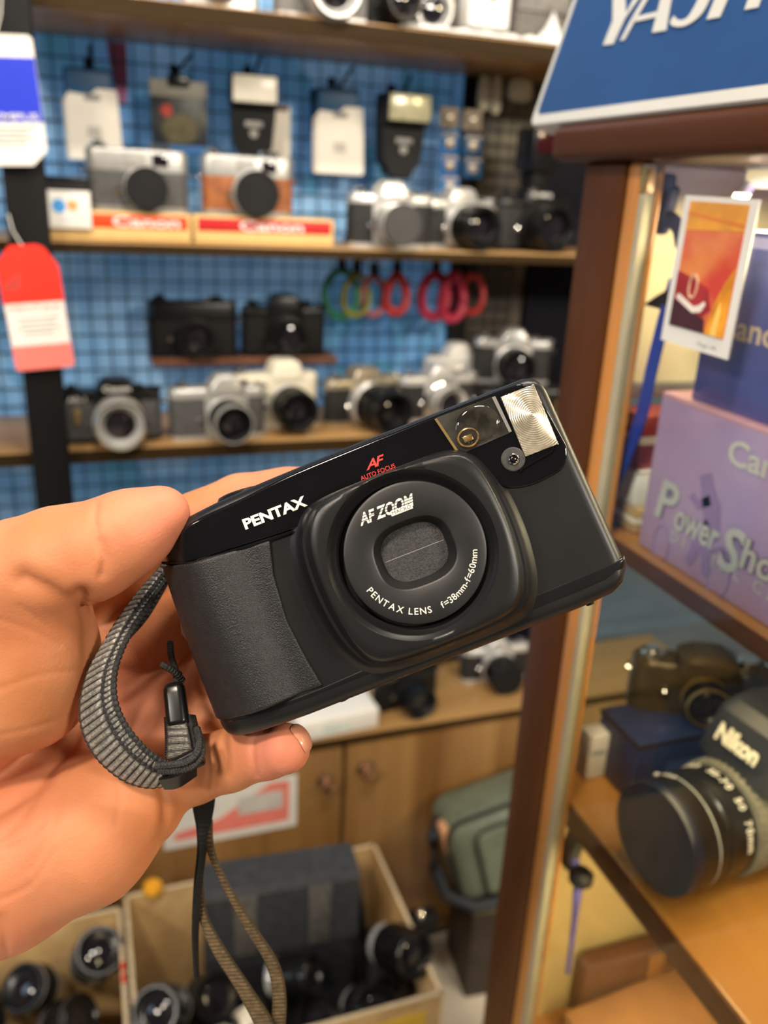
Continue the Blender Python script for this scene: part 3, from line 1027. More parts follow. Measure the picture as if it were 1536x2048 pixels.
# fingernail on the tip of the little finger
NAIL = mat('fingernail', (0.56, 0.24, 0.15), 0.25, 0, 0.08, 60, sss=0.1)
tipc = cam_pt(570, 1497, 273)
rt, upv, fw = [Vector((CM[0][k], CM[1][k], CM[2][k])) for k in range(3)]
axd = (cam_pt(570, 1497, 273) - cam_pt(535, 1500, 280)).normalized()
outd = (rt * 0.78 + upv * 0.55 - fw * 0.22).normalized()
axn = (rt * -0.3 + upv * 0.9).normalized(); axn = (axn - outd * axn.dot(outd)).normalized(); sd = axn.cross(outd)
mb = MB(); V = []; Fc = []
na, nb_ = 14, 14
for i in range(na + 1):
    for j in range(nb_ + 1):
        u = -1 + 2 * i / na; v = -1 + 2 * j / nb_
        r2 = max(abs(u), abs(v)) / max(1e-6, (abs(u) ** 4 + abs(v) ** 4) ** 0.25)
        u2, v2 = u * r2, v * r2
        th = u2 * 0.50; ph = v2 * 0.62
        n = (outd * math.cos(th) + sd * math.sin(th))
        n = (n * math.cos(ph) + axn * math.sin(ph) * -1).normalized()
        V.append(tipc + n * (0.0086 + 0.0004 * (1 - max(abs(u), abs(v)) ** 6)) - org_v if False else tipc + n * (0.0084 + 0.0006 * (1 - max(abs(u), abs(v)) ** 6)) - Vector(org))
for i in range(na):
    for j in range(nb_):
        a = i * (nb_ + 1) + j
        Fc.append([a, a + 1, a + nb_ + 2, a + nb_ + 1])
MB().add(V, Fc).build('fingernail', NAIL, person, 80)

# ================================================================== THE STRAP (part of the held camera)
PCI = pc.matrix_world.inverted()
WEB = mat('grey_webbing', (0.22, 0.21, 0.19), 0.32, 0.35, 0.0, 1200, 0.25, 5000, col2=(0.48, 0.455, 0.41), lo=0.35, hi=0.65)
WEBD = mat('dark_webbing_edge', (0.02, 0.02, 0.02), 0.6, 0, 0.4, 900, 0.8, 2500)
WEBB = mat('olive_brown_webbing', (0.12, 0.078, 0.032), 0.5, 0, 0.35, 500, 0.6, 2000)


def woven(m, dark):
    nt = m.node_tree; b = nt.nodes['Principled BSDF']
    lk = b.inputs['Base Color'].links[0]; src = lk.from_socket; nt.links.remove(lk)
    a = nt.nodes.new('ShaderNodeAttribute'); a.attribute_name = 'rib'
    mx = nt.nodes.new('ShaderNodeMix'); mx.data_type = 'RGBA'
    mx.inputs[6].default_value = (*dark, 1)
    nt.links.new(a.outputs['Fac'], mx.inputs[0]); nt.links.new(src, mx.inputs[7]); nt.links.new(mx.outputs[2], b.inputs['Base Color'])


WEB2 = mat('dark_grey_webbing', (0.10, 0.10, 0.095), 0.34, 0.3, 0, 1200, 0.25, 5000, col2=(0.42, 0.40, 0.37))
woven(WEB, (0.03, 0.028, 0.026)); woven(WEB2, (0.006, 0.006, 0.006)); woven(WEBB, (0.03, 0.02, 0.01))
strap_root = bpy.data.objects.new('wrist_strap', None)
COL.objects.link(strap_root); strap_root.parent = pc; strap_root.empty_display_size = 0.01


def ribbon(a_pts, b_pts, th, rib=0.0, pitch=1.7, n=220, m=10):
    """flat band between two edge curves (px, py, depth mm), with cross ribs."""
    A = resample(catmull([PCI @ cam_pt(*p) for p in a_pts], 12), n, False)
    B = resample(catmull([PCI @ cam_pt(*p) for p in b_pts], 12), n, False)
    rings = []; s = 0; ribv = []
    for i in range(n):
        a, b = A[i], B[i]
        t = (A[min(n - 1, i + 1)] + B[min(n - 1, i + 1)]) - (A[max(0, i - 1)] + B[max(0, i - 1)])
        if i: s += ((A[i] + B[i]) / 2 - (A[i - 1] + B[i - 1]) / 2).length * 1000
        nm = (b - a).cross(t); nm.normalize()
        if nm.z < 0: nm = -nm
        r = rib * 0.001 * (abs(math.sin(PI * s / pitch)) ** 0.6 + 0.12 * math.sin(40 * s))
        top = [a.lerp(b, k / m) + nm * (th / 2 + r * (1 - (abs(2 * k / m - 1)) ** 8)) for k in range(m + 1)]
        bot = [a.lerp(b, k / m) - nm * th / 2 for k in range(m, -1, -1)]
        rings.append(top + bot)
        rv_ = abs(math.sin(PI * s / pitch)) ** 0.8 if rib else 0.0
        ribv += [rv_ if 0 < k < m else rv_ * 0.2 for k in range(m + 1)] + [0.1] * (m + 1)
    mb = MB().loft(rings)
    mb.ribv = ribv
    return mb


def rope(pts, r, beads=None, n=160, amp=0.25):
    P = resample(catmull([PCI @ cam_pt(*p) for p in pts], 12), n, False)
    rr = [r * (1 + amp * math.sin(i * 2.1)) for i in range(n)]
    return MB().tube(P, rr, 8)


oa = [(366, 1085, 303), (318, 1140, 292), (262, 1205, 281), (213, 1280, 274), (176, 1350, 270), (162, 1415, 268), (170, 1470, 268), (200, 1520, 269), (247, 1558, 271), (297, 1573, 273), (345, 1566, 274)]
ia = [(372, 1092, 301), (326, 1150, 290), (276, 1218, 277), (236, 1285, 270), (212, 1345, 266), (207, 1400, 264), (224, 1452, 264), (254, 1496, 265), (294, 1530, 267), (330, 1545, 270), (362, 1548, 272)]
ib = [(378, 1100, 300), (330, 1160, 289), (284, 1226, 275.5), (247, 1288, 268.5), (228, 1345, 264.5), (228, 1398, 262.5), (246, 1446, 262.5), (276, 1486, 263.5), (308, 1515, 266), (340, 1532, 269), (366, 1538, 271)]
ribbon(oa, ia, 0.0010, 0.75, 2.3, 1000, 8).build('webbing', WEB, strap_root, 60)
ribbon(ia, ib, 0.0010, 0.5, 1.6, 900, 6).build('webbing', WEB2, strap_root, 60)
rope(oa, 0.0007).build('webbing_edge', WEBD, strap_root)
rope([(p[0] + 1, p[1], p[2] - 0.6) for p in ia], 0.0009).build('webbing_edge', WEBD, strap_root)
rope([(p[0] + 2, p[1], p[2] - 0.3) for p in ib], 0.0009).build('webbing_edge', WEBD, strap_root)
# return piece behind the camera, into the block
ribbon([(352, 1140, 304), (300, 1230, 300), (262, 1275, 298)], [(330, 1170, 303), (290, 1190, 299), (240, 1262, 296)], 0.0012, 0.2).build('webbing', WEBD, strap_root, 60)
ribbon([(333, 1435, 281), (335, 1480, 276), (334, 1520, 273)], [(372, 1437, 279), (382, 1480, 275), (386, 1512, 272)], 0.0012, 0.75, 2.3, 200, 8).build('webbing', WEB, strap_root, 60)
rope([(333, 1435, 281), (335, 1480, 276), (334, 1520, 273)], 0.0008, n=60).build('webbing_edge', WEBD, strap_root)
ribbon([(374, 1430, 280), (384, 1475, 276), (388, 1505, 273)], [(388, 1432, 283), (398, 1475, 279), (402, 1510, 276)], 0.0016, 0.3, 1.2, 60).build('webbing_edge', WEBD, strap_root)


def block(name, p0, p1, w, th, m, roll=0.0):
    a, b = PCI @ cam_pt(*p0), PCI @ cam_pt(*p1)
    z = (b - a).normalized(); y = Vector((0, 0, 1)); y = (y - z * y.dot(z)).normalized(); x = y.cross(z)
    if roll:
        q = Matrix.Rotation(roll, 3, z); x = q @ x; y = q @ y
    Mx = Matrix(((x.x, y.x, z.x, a.x), (x.y, y.y, z.y, a.y), (x.z, y.z, z.z, a.z), (0, 0, 0, 1)))
    Lh = (b - a).length
    rings = []
    for t, sc in ((0, 0.55), (0.04, 0.8), (0.12, 0.97), (0.25, 1.0), (0.9, 1.04), (0.97, 1.0), (1.0, 0.85)):
        rings.append([Mx @ Vector((qx * sc, qy * sc, t * Lh)) for qx, qy in rrect(w, th, th * 0.42, 6)])
    return MB().loft(rings).build(name, m, strap_root, 50)


block('strap_block', (347, 1366, 283), (357, 1450, 279), 0.0072, 0.0052, BLKP)
rope([(340, 1285, 297), (343, 1315, 292), (352, 1345, 287), (352, 1375, 283)], 0.0011, n=60, amp=0.12).build('cord', WEBD, strap_root)
rope([(366, 1362, 286), (350, 1345, 283), (330, 1332, 281), (326, 1330, 282), (340, 1337, 285), (360, 1350, 290)], 0.0011, n=60, amp=0.12).build('cord', WEBD, strap_root)
block('keeper', (326, 1548, 271), (404, 1510, 271.5), 0.0062, 0.0032, BLKP, 0.2)
rope([(312, 1532, 264), (340, 1530, 263.5), (372, 1524, 264), (392, 1508, 266), (399, 1484, 270), (394, 1458, 275)], 0.0012, n=80, amp=0.12).build('cord', WEBD, strap_root)
rope([(318, 1541, 264), (350, 1541, 263.8), (385, 1532, 265), (404, 1508, 268), (402, 1478, 272)], 0.0011, n=80, amp=0.12).build('cord', WEBD, strap_root)
ribbon([(318, 1556, 269), (350, 1550, 268), (392, 1530, 270)], [(330, 1575, 272), (356, 1572, 272), (392, 1548, 274)], 0.0016, 0.0, 1.5, 40).build('keeper', BLKP, strap_root)
# long strap hanging down behind the hand
sr2 = bpy.data.objects.new('hanging_strap', None)
COL.objects.link(sr2); sr2.parent = pc; sr2.empty_display_size = 0.01
DH = 312
ribbon([(392, 1470, 305), (384, 1590, DH), (396, 1690, DH), (388, 1780, DH), (385, 1870, DH + 4), (390, 1960, DH + 10)], [(432, 1470, 305), (430, 1600, DH), (413, 1690, DH + 3), (402, 1780, DH + 2), (396, 1870, DH + 6), (397, 1960, DH + 12)], 0.0012, 0.2).build('webbing', BLKM, sr2, 60)
ribbon([(408, 1640, DH + 3), (412, 1690, DH + 3), (440, 1760, DH + 3), (487, 1850, DH + 4), (532, 1925, DH + 6), (545, 1990, DH + 8), (540, 2070, DH + 10), (536, 2150, DH + 12)],
       [(424, 1640, DH + 2), (428, 1700, DH + 2), (458, 1770, DH + 2), (508, 1850, DH + 3), (556, 1925, DH + 5), (572, 1990, DH + 7), (570, 2070, DH + 9), (566, 2150, DH + 11)], 0.0012, 0.3, 1.6, 600, 6).build('webbing', WEBB, sr2, 60)
ribbon([(393, 1760, DH + 6), (398, 1830, DH + 6), (424, 1900, DH + 6), (468, 1970, DH + 6), (506, 2040, DH + 7), (535, 2110, DH + 9)],
       [(405, 1760, DH + 5), (414, 1830, DH + 5), (452, 1900, DH + 5), (502, 1975, DH + 5), (545, 2042, DH + 6), (570, 2110, DH + 8)], 0.0012, 0.3, 1.6, 600, 6).build('webbing', WEBB, sr2, 60)

# ================================================================== CAMERAS ON THE SHELVES
def slr(label, loc, rot=0.0, w=0.140, h=0.090, d=0.034, body=LEATHER, top=CHROME, bottom=None, prism='pent', lr=0.031, ll=0.040, lx=0.0,
        ring=CHROMEB, barrel=BLKP, cap=None, lz=None, window=False, plate=None, group='old cameras on the shelves', name='film_camera', scale=1.0, hole=0.62,
        ribs=True, lever=True):
    """old camera standing on its base: local x right, -y towards the shop, z up; loc is the middle of its base."""
    o = thing(name, label, 'camera', loc, (0, 0, rot), group)
    o.scale = (scale,) * 3
    bottom = bottom or top
    hb = h * (0.66 if prism != 'none' else 0.62)
    ht = h * (0.80 if prism != 'none' else 0.95)
    mb = MB()
    mb.prism(rrect(w, d, d * 0.42, 6), 0.006, hb)
    mb.build('body', body, o)
    MB().prism(rrect(w * 1.0, d * 1.02, d * 0.43, 6), 0.0, 0.0065).build('base_plate', bottom, o)
    mb = MB()
    rr = rrect(w, d, d * 0.42, 6)
    mb.loft([[(x, y, hb) for x, y in rr], [(x, y, ht - 0.004) for x, y in rr], [(x * 0.985, y * 0.94, ht - 0.001) for x, y in rr], [(x * 0.96, y * 0.86, ht) for x, y in rr]])
    tp = mb.build('top_plate', top, o)
    # mount block behind the lens
    lz = lz if lz is not None else hb * 0.56
    if prism in ('pent', 'round'):
        MB().loft([[(x * 0.060 * s + lx, -d / 2 - 0.001 + y, z) for x, y in ((-0.5, 0), (0.5, 0), (0.5, 0.02), (-0.5, 0.02))] for s, z in ((1.0, 0.004), (1.05, hb), (0.95, ht))]).build('mount_block', plate or top, o)
        pw = 0.052
        if prism == 'pent':
            secs = [(1.0, ht - 0.008, 1.0), (0.98, ht + 0.002, 1.0), (0.62, h - 0.004, 0.86), (0.46, h, 0.7)]
        else:
            secs = [(1.0, ht - 0.006, 1.0), (0.96, ht + 0.006, 0.98), (0.80, h - 0.004, 0.9), (0.55, h, 0.7)]
        rings = []
        for s, z, sy in secs:
            rings.append([(lx + x * pw * s, -d / 2 + d * 0.52 + (y * (d + 0.010)) * sy * 0.92 - 0.002, z) for x, y in rrect(1, 1, 0.18, 4)])
        MB().loft(rings).build('prism_housing', top if prism == 'pent' else top, o, 25)
    # dials, lever, rewind knob
    MB().lathe([(0.0095, 0), (0.0095, 0.006), (0.0085, 0.0068)], 24, Matrix.Translation((w * 0.27, 0, ht))).build('speed_dial', CHROMEB if top is not BLKP else BLKP, o)
    MB().lathe([(0.011, 0), (0.011, 0.004), (0.009, 0.005), (0.0055, 0.0055), (0.0055, 0.009)], 24, Matrix.Translation((-w * 0.37, 0, ht))).build('rewind_knob', CHROMEB if top is not BLKP else BLKP, o)
    MB().lathe([(0.005, 0), (0.005, 0.006), (0.003, 0.007)], 16, Matrix.Translation((w * 0.16, -0.006, ht))).build('shutter_button', CHROMEB, o)
    if lever:
        MB().tube([(w * 0.40, 0.0, ht + 0.003), (w * 0.45, -0.010, ht + 0.003), (w * 0.49, -0.018, ht + 0.002)], 0.0026, 8).build('advance_lever', CHROMEB if top is not BLKP else BLKP, o)
    for s in (-1, 1):
        MB().tube([(s * (w / 2 - 0.001), 0, hb * 0.98), (s * (w / 2 + 0.004), -0.003, hb * 0.99), (s * (w / 2 + 0.005), -0.006, hb * 0.93), (s * (w / 2 + 0.001), -0.006, hb * 0.9)], 0.0013, 6).build('strap_lug', CHROMEB, o)
    MB().lathe([(0.0042, 0), (0.0042, 0.004), (0.003, 0.0052)], 16, Matrix.Translation((-w * 0.27 + lx, -d / 2, hb * 0.52)), 'y-').build('self_timer', CHROMEB, o)
    if window:
        MB().box((w * 0.22, -d / 2 - 0.0005, (hb + ht) / 2 + 0.001), (0.020, 0.003, (ht - hb) * 0.55), 0.0008).build('finder_window', LENSG, o)
        MB().box((-0.005, -d / 2 - 0.0005, (hb + ht) / 2 + 0.001), (0.024, 0.003, (ht - hb) * 0.5), 0.0008).build('frame_window', GREYP, o)
    # lens
    y0 = -d / 2 - 0.001
    T = Matrix.Translation((lx, y0, lz))
    prof = [(lr * 1.02, 0), (lr * 1.02, ll * 0.16), (lr * 0.9, ll * 0.2)]
    MB().lathe(prof, 48, T, 'y-').build('lens_mount', ring if ring is not BLKP else (BLKM if top is BLKP else CHROME), o)
    prof = [(lr * 0.90, ll * 0.19)]
    n = 5 if ribs else 2
    for i in range(n):
        a = ll * (0.25 + 0.5 * i / n); b = ll * (0.25 + 0.5 * (i + 0.6) / n)
        prof += [(lr * 0.90, a), (lr * 0.985, a + ll * 0.01), (lr * 0.985, b), (lr * 0.90, b + ll * 0.01)]
    prof += [(lr * 0.94, ll * 0.80), (lr * 0.94, ll * 0.95), (lr * 0.90, ll), (lr * 0.80, ll)]
    if not cap:
        prof += [(lr * 0.78, ll * 0.97), (lr * hole, ll * 0.80), (lr * hole * 0.98, ll * 0.72)]
    lb = MB().lathe(prof, 48, T, 'y-').build('lens_barrel', barrel, o, 30)
    MB().lathe([(lr * 0.955, ll * 0.90), (lr * 0.965, ll * 0.93), (lr * 0.93, ll * 1.005), (lr * 0.88, ll * 1.008), (lr * 0.86, ll * 0.99)], 48, T, 'y-', caps=False).build('lens_rim', ring, o, 30)
    if cap:
        MB().lathe([(lr * 0.97, ll * 0.96), (lr * 0.99, ll * 1.0), (lr * 0.985, ll * 1.10), (lr * 0.93, ll * 1.15), (lr * 0.80, ll * 1.15), (lr * 0.79, ll * 1.13)], 48, T, 'y-').build('lens_cap', cap, o)
    else:
        MB().lathe([(lr * hole * 0.99, ll * 0.70), (lr * hole * 0.9, ll * 0.76), (lr * hole * 0.6, ll * 0.80), (lr * hole * 0.2, ll * 0.82)], 40, T, 'y-').build('lens_glass', LENSG, lb)
    o['_h'] = 0
    del o['_h']
    return o


def at(px, y, z):
    """point at pixel column px on the horizontal line (y, z) of a shelf."""
    # solve for the pixel row that puts PY at height z
    lo_, hi_ = -3000.0, 6000.0
    for _ in range(60):
        m = (lo_ + hi_) / 2
        if PY(px, m, y).z > z: lo_ = m
        else: hi_ = m
    p = PY(px, lo_, y)
    return Vector((p.x, y, z))


ZT, ZM, ZL, ZC = Z(0.2072), Z(-0.0743), Z(-0.3498), Z(-0.8928)
SILB = mat('dull_silver', (0.36, 0.36, 0.35), 0.35, 0.55, 0.08, 40)
# --- display stands with two rangefinder cameras on the middle shelf
STANDC = mat('cream_stand', (0.70, 0.49, 0.20), 0.45, 0, 0.04, 30)
REDB1 = mat('orange_red_band', (0.72, 0.055, 0.008), 0.45, 0, 0.04, 30)
REDB2 = mat('crimson_band', (0.50, 0.016, 0.018), 0.45, 0, 0.04, 30)


def stand(x0, x1, label, band, lx, lw):
    w = x1 - x0; h = 0.0365; dp = 0.056
    o = thing('display_stand', label, 'display stand', ((x0 + x1) / 2, 1.2065 + dp / 2, ZM), 0, 'display stands on the middle shelf')
    MB().box((0, 0, h / 2), (w, dp, h), 0.003, 3).build('stand_body', STANDC, o)
    bd = MB().box((0, -dp / 2 - 0.0002, h * 0.68), (w - 0.010, 0.0012, h * 0.46), 0.0005).build('colour_band', band, o)
    lettering('lettering', 'Canon', PAPER, bd, frameM((lx, -dp / 2 - 0.0010, h * 0.50), (1, 0, 0), (0, -1, 0)), lw, h * 0.36, offset=0.025)
    return o


PS = [at(75, 1.2065, ZM).x, at(384, 1.2065, ZM).x, at(389, 1.2065, ZM).x, at(668, 1.2065, ZM).x]
stand(PS[0], PS[1], 'cream display stand with orange-red name band, left one on the middle shelf', REDB1, -0.004, 0.085)
stand(PS[2], PS[3], 'cream display stand with crimson name band under the brown leather rangefinder', REDB2, -0.036, 0.088)
zst = ZM + 0.0367
slr('silver rangefinder with dark grey covering and black lens cap on the orange-banded stand', at(279, 1.238, zst), 0.0, w=0.128, h=0.080, d=0.032, body=GREYL, top=SILB, prism='none', lr=0.027, ll=0.022, lx=0.008,
    cap=BLKM, barrel=BLKP, ring=BLKP, window=True, lz=0.029, name='rangefinder_camera', lever=False)
slr('silver rangefinder with tan brown leather and black lens cap on the crimson-banded stand', at(495, 1.238, zst), 0.0, w=0.124, h=0.080, d=0.032, body=BRNL, top=SILB, prism='none', lr=0.030, ll=0.024, lx=0.006,
    cap=BLKM, barrel=CHROME, ring=CHROME, window=True, lz=0.029, name='rangefinder_camera', lever=False)
# small case and colour card at the left of the stand
p = at(130, 1.240, zst)
o = thing('film_box', 'small black box standing on the left display stand behind a picture card', 'box', p)
MB().box((0, 0, 0.017), (0.058, 0.03, 0.034), 0.002).build('box_body', BLKM, o)
MB().box((0, 0, 0.0365), (0.060, 0.032, 0.005), 0.0015).build('box_lid', BLKP, o)
p = PY(130, 419, 1.2025)
o = thing('picture_card', 'small white card with blue and orange blots leaning on the left display stand', 'card', p, (R(-4), 0, 0))
MB().box((0, 0, 0), (0.062, 0.0025, 0.045), 0.001).build('card', PAPER, o)
DOTS = [mat('blue_dot', (0.05, 0.30, 0.72), 0.5), mat('orange_dot', (0.85, 0.33, 0.12), 0.5), mat('pale_dot', (0.60, 0.62, 0.66), 0.5)]
for k, (dx, dz, rr) in enumerate(((-0.007, 0.004, 0.0085), (0.009, 0.005, 0.0065), (0.001, -0.010, 0.006))):
    MB().lathe([(rr, 0), (rr * 0.95, 0.0006)], 24, Matrix.Translation((dx, -0.0013, dz)), 'y-').build('printed_dot', DOTS[k], o)

# --- single-lens reflexes at the right of the middle shelf
slr('silver reflex camera with grey lens cap beside the crimson display stand', at(775, 1.240, ZM), R(2), w=0.128, h=0.092, body=LEATHER, top=CHROME, cap=mat('grey_cap', (0.05, 0.05, 0.052), 0.5), barrel=CHROME, lr=0.029, ll=0.036)
slr('silver reflex with large black open lens, between capped reflex and black flash camera', at(908, 1.268, ZM), R(12), w=0.128, h=0.088, body=LEATHER, top=CHROME, prism='round', ring=BLKP, barrel=BLKP, lr=0.033, ll=0.055, hole=0.6)
fc = slr('black reflex camera with a flash on top at the right end of the middle shelf', at(1055, 1.275, ZM), R(10), w=0.140, h=0.096, body=LEATHER, top=BLKP, prism='round', ring=BLKP, barrel=BLKP, lr=0.036, ll=0.050, hole=0.7)
lettering('lettering', 'OLYMPUS', PAPER, fc, frameM((-0.019, -0.0235, 0.080), (1, 0, 0), (0, -1, 0.25)), 0.038, 0.0065, offset=0.01)
MB().box((0.0, -0.002, 0.1475), (0.054, 0.050, 0.062), 0.006, 3).build('flash_head', BLKP, fc)
MB().box((0.0, -0.0275, 0.158), (0.046, 0.003, 0.030), 0.001).build('flash_window', mat('dark_red_filter', (0.03, 0.004, 0.006), 0.15), fc)
MB().box((0.0, 0.002, 0.106), (0.030, 0.034, 0.024), 0.003).build('flash_foot', BLKM, fc)

# --- lower shelf
ae = slr('black reflex camera with bright chrome lens ring at the left of the lower shelf', at(226, 1.245, ZL), R(2), w=0.138, h=0.090, d=0.036, body=GREYL, top=BLKP, prism='round', ring=CHROMEB, barrel=CHROME, lr=0.036, ll=0.042, lx=0.008, hole=0.60)
lettering('lettering', 'Canon', PAPER, ae, frameM((-0.010, -0.0255, 0.0745), (1, 0, 0), (0, -1, 0.25)), 0.036, 0.0075, offset=0.02)
lettering('lettering', 'AE-1', PAPER, ae, frameM((-0.058, -0.0185, 0.060), (1, 0, 0), (0, -1, 0)), 0.024, 0.007, offset=0.01)
MB().box((-0.047, -0.020, 0.040), (0.010, 0.004, 0.022), 0.002).build('timer_lever', mat('gold_brown', (0.35, 0.25, 0.12), 0.3, 0.6), ae)
slr('silver pentaprism reflex with black lens in front of the cream white camera', at(436, 1.235, ZL), R(3), w=0.140, h=0.094, body=GREYL, top=CHROME, ring=CHROME, barrel=BLKP, lr=0.030, ll=0.052, lx=0.010)
slr('cream white reflex camera with black lens behind the silver pentaprism one', at(545, 1.285, ZL), R(5), w=0.140, h=0.104, d=0.042, body=CREAMP, top=CREAMP, prism='round', ring=BLKP, barrel=BLKP, lr=0.032, ll=0.058, lx=0.018, plate=CREAMP, lever=False)
slr('black and silver reflex with long black zoom lens at the middle of the lower shelf', at(722, 1.290, ZL), R(14), w=0.135, h=0.090, body=LEATHER, top=mat('champagne_metal', (0.52, 0.46, 0.34), 0.3, 0.7), prism='round', ring=BLKP, barrel=BLKP, lr=0.036, ll=0.080, hole=0.55)
slr('silver reflex standing behind the raised corner of the held camera', at(868, 1.285, ZL), R(8), w=0.140, h=0.094, body=LEATHER, top=CHROME, ring=CHROMEB, barrel=CHROME, lr=0.031, ll=0.04)
slr('silver reflex with white prism behind the other reflex near the held camera', at(905, 1.372, ZL), R(4), w=0.120, h=0.112, body=GREYL, top=WHITEP, ring=CHROMEB, barrel=CHROME, lr=0.03, ll=0.03)
slr('silver reflex raised on a box at the right end of the lower shelf', at(1018, 1.325, ZL + 0.0505), R(-16), w=0.135, h=0.094, body=LEATHER, top=CHROME, ring=BLKP, barrel=BLKP, lr=0.032, ll=0.05)
o = thing('camera_box', 'dark box under the silver reflex at the right end of the lower shelf', 'box', at(1018, 1.325, ZL))
MB().box((0, 0, 0.025), (0.14, 0.085, 0.05), 0.002).build('box_body', BLKM, o)
MB().box((0, 0, 0.040), (0.1405, 0.0855, 0.0015), 0.0).build('lid_seam', GREYP, o)
# --- two black cameras on the small ledge
slr('black camera with dark lens at the left end of the small ledge', at(388, 1.348, Z(-0.2498)), 0.0, w=0.134, h=0.088, body=BLKM, top=BLKP, prism='none', ring=BLKP, barrel=BLKP, lr=0.028, ll=0.03, lever=False)
slr('black reflex with domed top at the right end of the small ledge', at(566, 1.348, Z(-0.2498)), 0.0, w=0.134, h=0.095, body=BLKM, top=BLKP, prism='round', ring=BLKP, barrel=BLKP, lr=0.029, ll=0.04)
# --- countertop
slr('small black and silver camera on the countertop below the held camera', at(808, 1.275, ZC), R(10), w=0.130, h=0.082, body=BLKM, top=BLKP, prism='round', ring=BLKP, barrel=BLKP, lr=0.032, ll=0.048)
slr('silver reflex with capped black lens on the countertop beside the display case', at(985, 1.315, ZC), R(-4), w=0.140, h=0.090, body=LEATHER, top=CHROME, ring=BLKP, barrel=BLKP, lr=0.033, ll=0.05, cap=BLKM)
o = thing('film_box', 'flat white cardboard box with pale print on the front edge of the countertop', 'box', at(662, 1.245, ZC), R(4))
MB().box((0, 0, 0.020), (0.150, 0.085, 0.040), 0.004, 3).build('box_body', WHITEP, o)
lettering('lettering', 'film', mat('pale_teal_print', (0.45, 0.70, 0.66), 0.5), o, frameM((-0.03, -0.0427, 0.012), (1, 0, 0), (0, -1, 0)), 0.05, 0.014)

# --- top shelf: only the lower parts show
slr('grey camera with bright chrome lens ring on the top shelf', at(650, 1.245, ZT), 0.0, w=0.140, h=0.090, body=mat('grey_body', (0.16, 0.155, 0.15), 0.45), top=CHROME, prism='none', ring=CHROMEB, barrel=CHROME, lr=0.036, ll=0.04, lz=0.031, group='things on the top shelf')
slr('silver compact with shiny base at the left of the top shelf', at(440, 1.26, ZT), 0.0, w=0.100, h=0.080, body=CHROME, top=CHROME, prism='none', lr=0.02, ll=0.02, group='things on the top shelf')
slr('black camera beside the grey one on the top shelf', at(775, 1.245, ZT), R(6), w=0.085, h=0.085, body=BLKM, top=BLKP, prism='none', ring=BLKP, barrel=BLKP, lr=0.026, ll=0.035, group='things on the top shelf')
slr('silver and grey camera right of the black one on the top shelf', at(842, 1.285, ZT), 0.0, w=0.115, h=0.085, body=mat('grey_body', (0.16, 0.155, 0.15)), top=CHROME, prism='round', ring=CHROMEB, barrel=CHROME, lr=0.03, ll=0.03, group='things on the top shelf')
o = thing('light_meter', 'white boxy light meter with dark base at the right of the top shelf', 'light meter', at(963, 1.25, ZT), R(4), 'things on the top shelf')
MB().box((0, 0, 0.048), (0.066, 0.040, 0.070), 0.006, 3).build('meter_body', WHITEP, o)
MB().box((0, 0, 0.007), (0.068, 0.042, 0.013), 0.002).build('meter_base', BLKP, o)
MB().lathe([(0.012, 0), (0.012, 0.004), (0.009, 0.007), (0.004, 0.009)], 24, Matrix.Translation((0, -0.02, 0.062)), 'y-').build('meter_dial', GREYP, o)
o = thing('camera_case', 'grey fabric camera case at the right end of the top shelf', 'case', at(1058, 1.275, ZT), R(4), 'things on the top shelf')
MB().box((0, 0, 0.05), (0.088, 0.06, 0.098), 0.010, 3).build('case_body', mat('grey_fabric', (0.14, 0.13, 0.12), 0.8, 0, 0.3, 200, 0.5, 900), o)
MB().box((0, -0.031, 0.07), (0.086, 0.004, 0.05), 0.002).build('case_flap', mat('grey_fabric_light', (0.2, 0.19, 0.18), 0.8, 0, 0.3, 200), o)
# crumpled clear plastic sheet along the front edge
rn = random.Random(3)
xa, xb = at(795, 1.21, ZT).x, at(1116, 1.21, ZT).x
V = []; Fc = []
nx, ny = 48, 8
for j in range(ny + 1):
    for i in range(nx + 1):
        u, v = i / nx, j / ny
        V.append((xa + (xb - xa) * u, 1.203 + 0.030 * v, ZT + 0.0012 + 0.006 * abs(math.sin(u * 23 + v * 3)) * math.sin(v * PI) + rn.random() * 0.004 * (0 < j < ny) + (0.045 * max(0, (u - 0.84) / 0.16) ** 2 * v)))
for j in range(ny):
    for i in range(nx):
        a = j * (nx + 1) + i; Fc.append([a, a + 1, a + nx + 2, a + nx + 1])
o = MB().add(V, Fc).build('plastic_sleeve', mat('milky_plastic', (0.80, 0.80, 0.78), 0.25, 0, 0.1, 50), None, 25)
tag(o, 'crumpled milky plastic sleeve lying along the front edge of the top shelf', 'plastic sleeve')

# ================================================================== THINGS HANGING ON THE WIRE GRID
YG = 1.352
NAVY = mat('navy_card', (0.010, 0.075, 0.19), 0.5, 0, 0.1, 30)
BLUEC = mat('blue_card', (0.02, 0.14, 0.42), 0.5, 0, 0.1, 30)
WHC = mat('warm_white_card', (0.88, 0.85, 0.78), 0.55, 0, 0.03, 30)
TANC = mat('kraft_card', (0.30, 0.24, 0.18), 0.6, 0, 0.1, 30)
HOOKS = 'hooks on the wire grid'


def hook(p, label, tilt=0.016):
    """thin black hook reaching forward from the grid, ending at p with an upturned tip."""
    o = thing('display_hook', label, 'hook', p, 0, HOOKS)
    MB().tube([(0, 1.4045 - p.y, 0.004), (0, 0.02, 0.001), (0, 0.004, 0), (0, -0.006, 0.004), (tilt * 0.4, -0.010, 0.014), (tilt, -0.011, 0.026)], 0.0024, 8).build('hook_wire', RACKM, o)
    MB().box((0, 1.4030 - p.y, 0.006), (0.012, 0.003, 0.024), 0.001).build('hook_plate', RACKM, o)
    return o


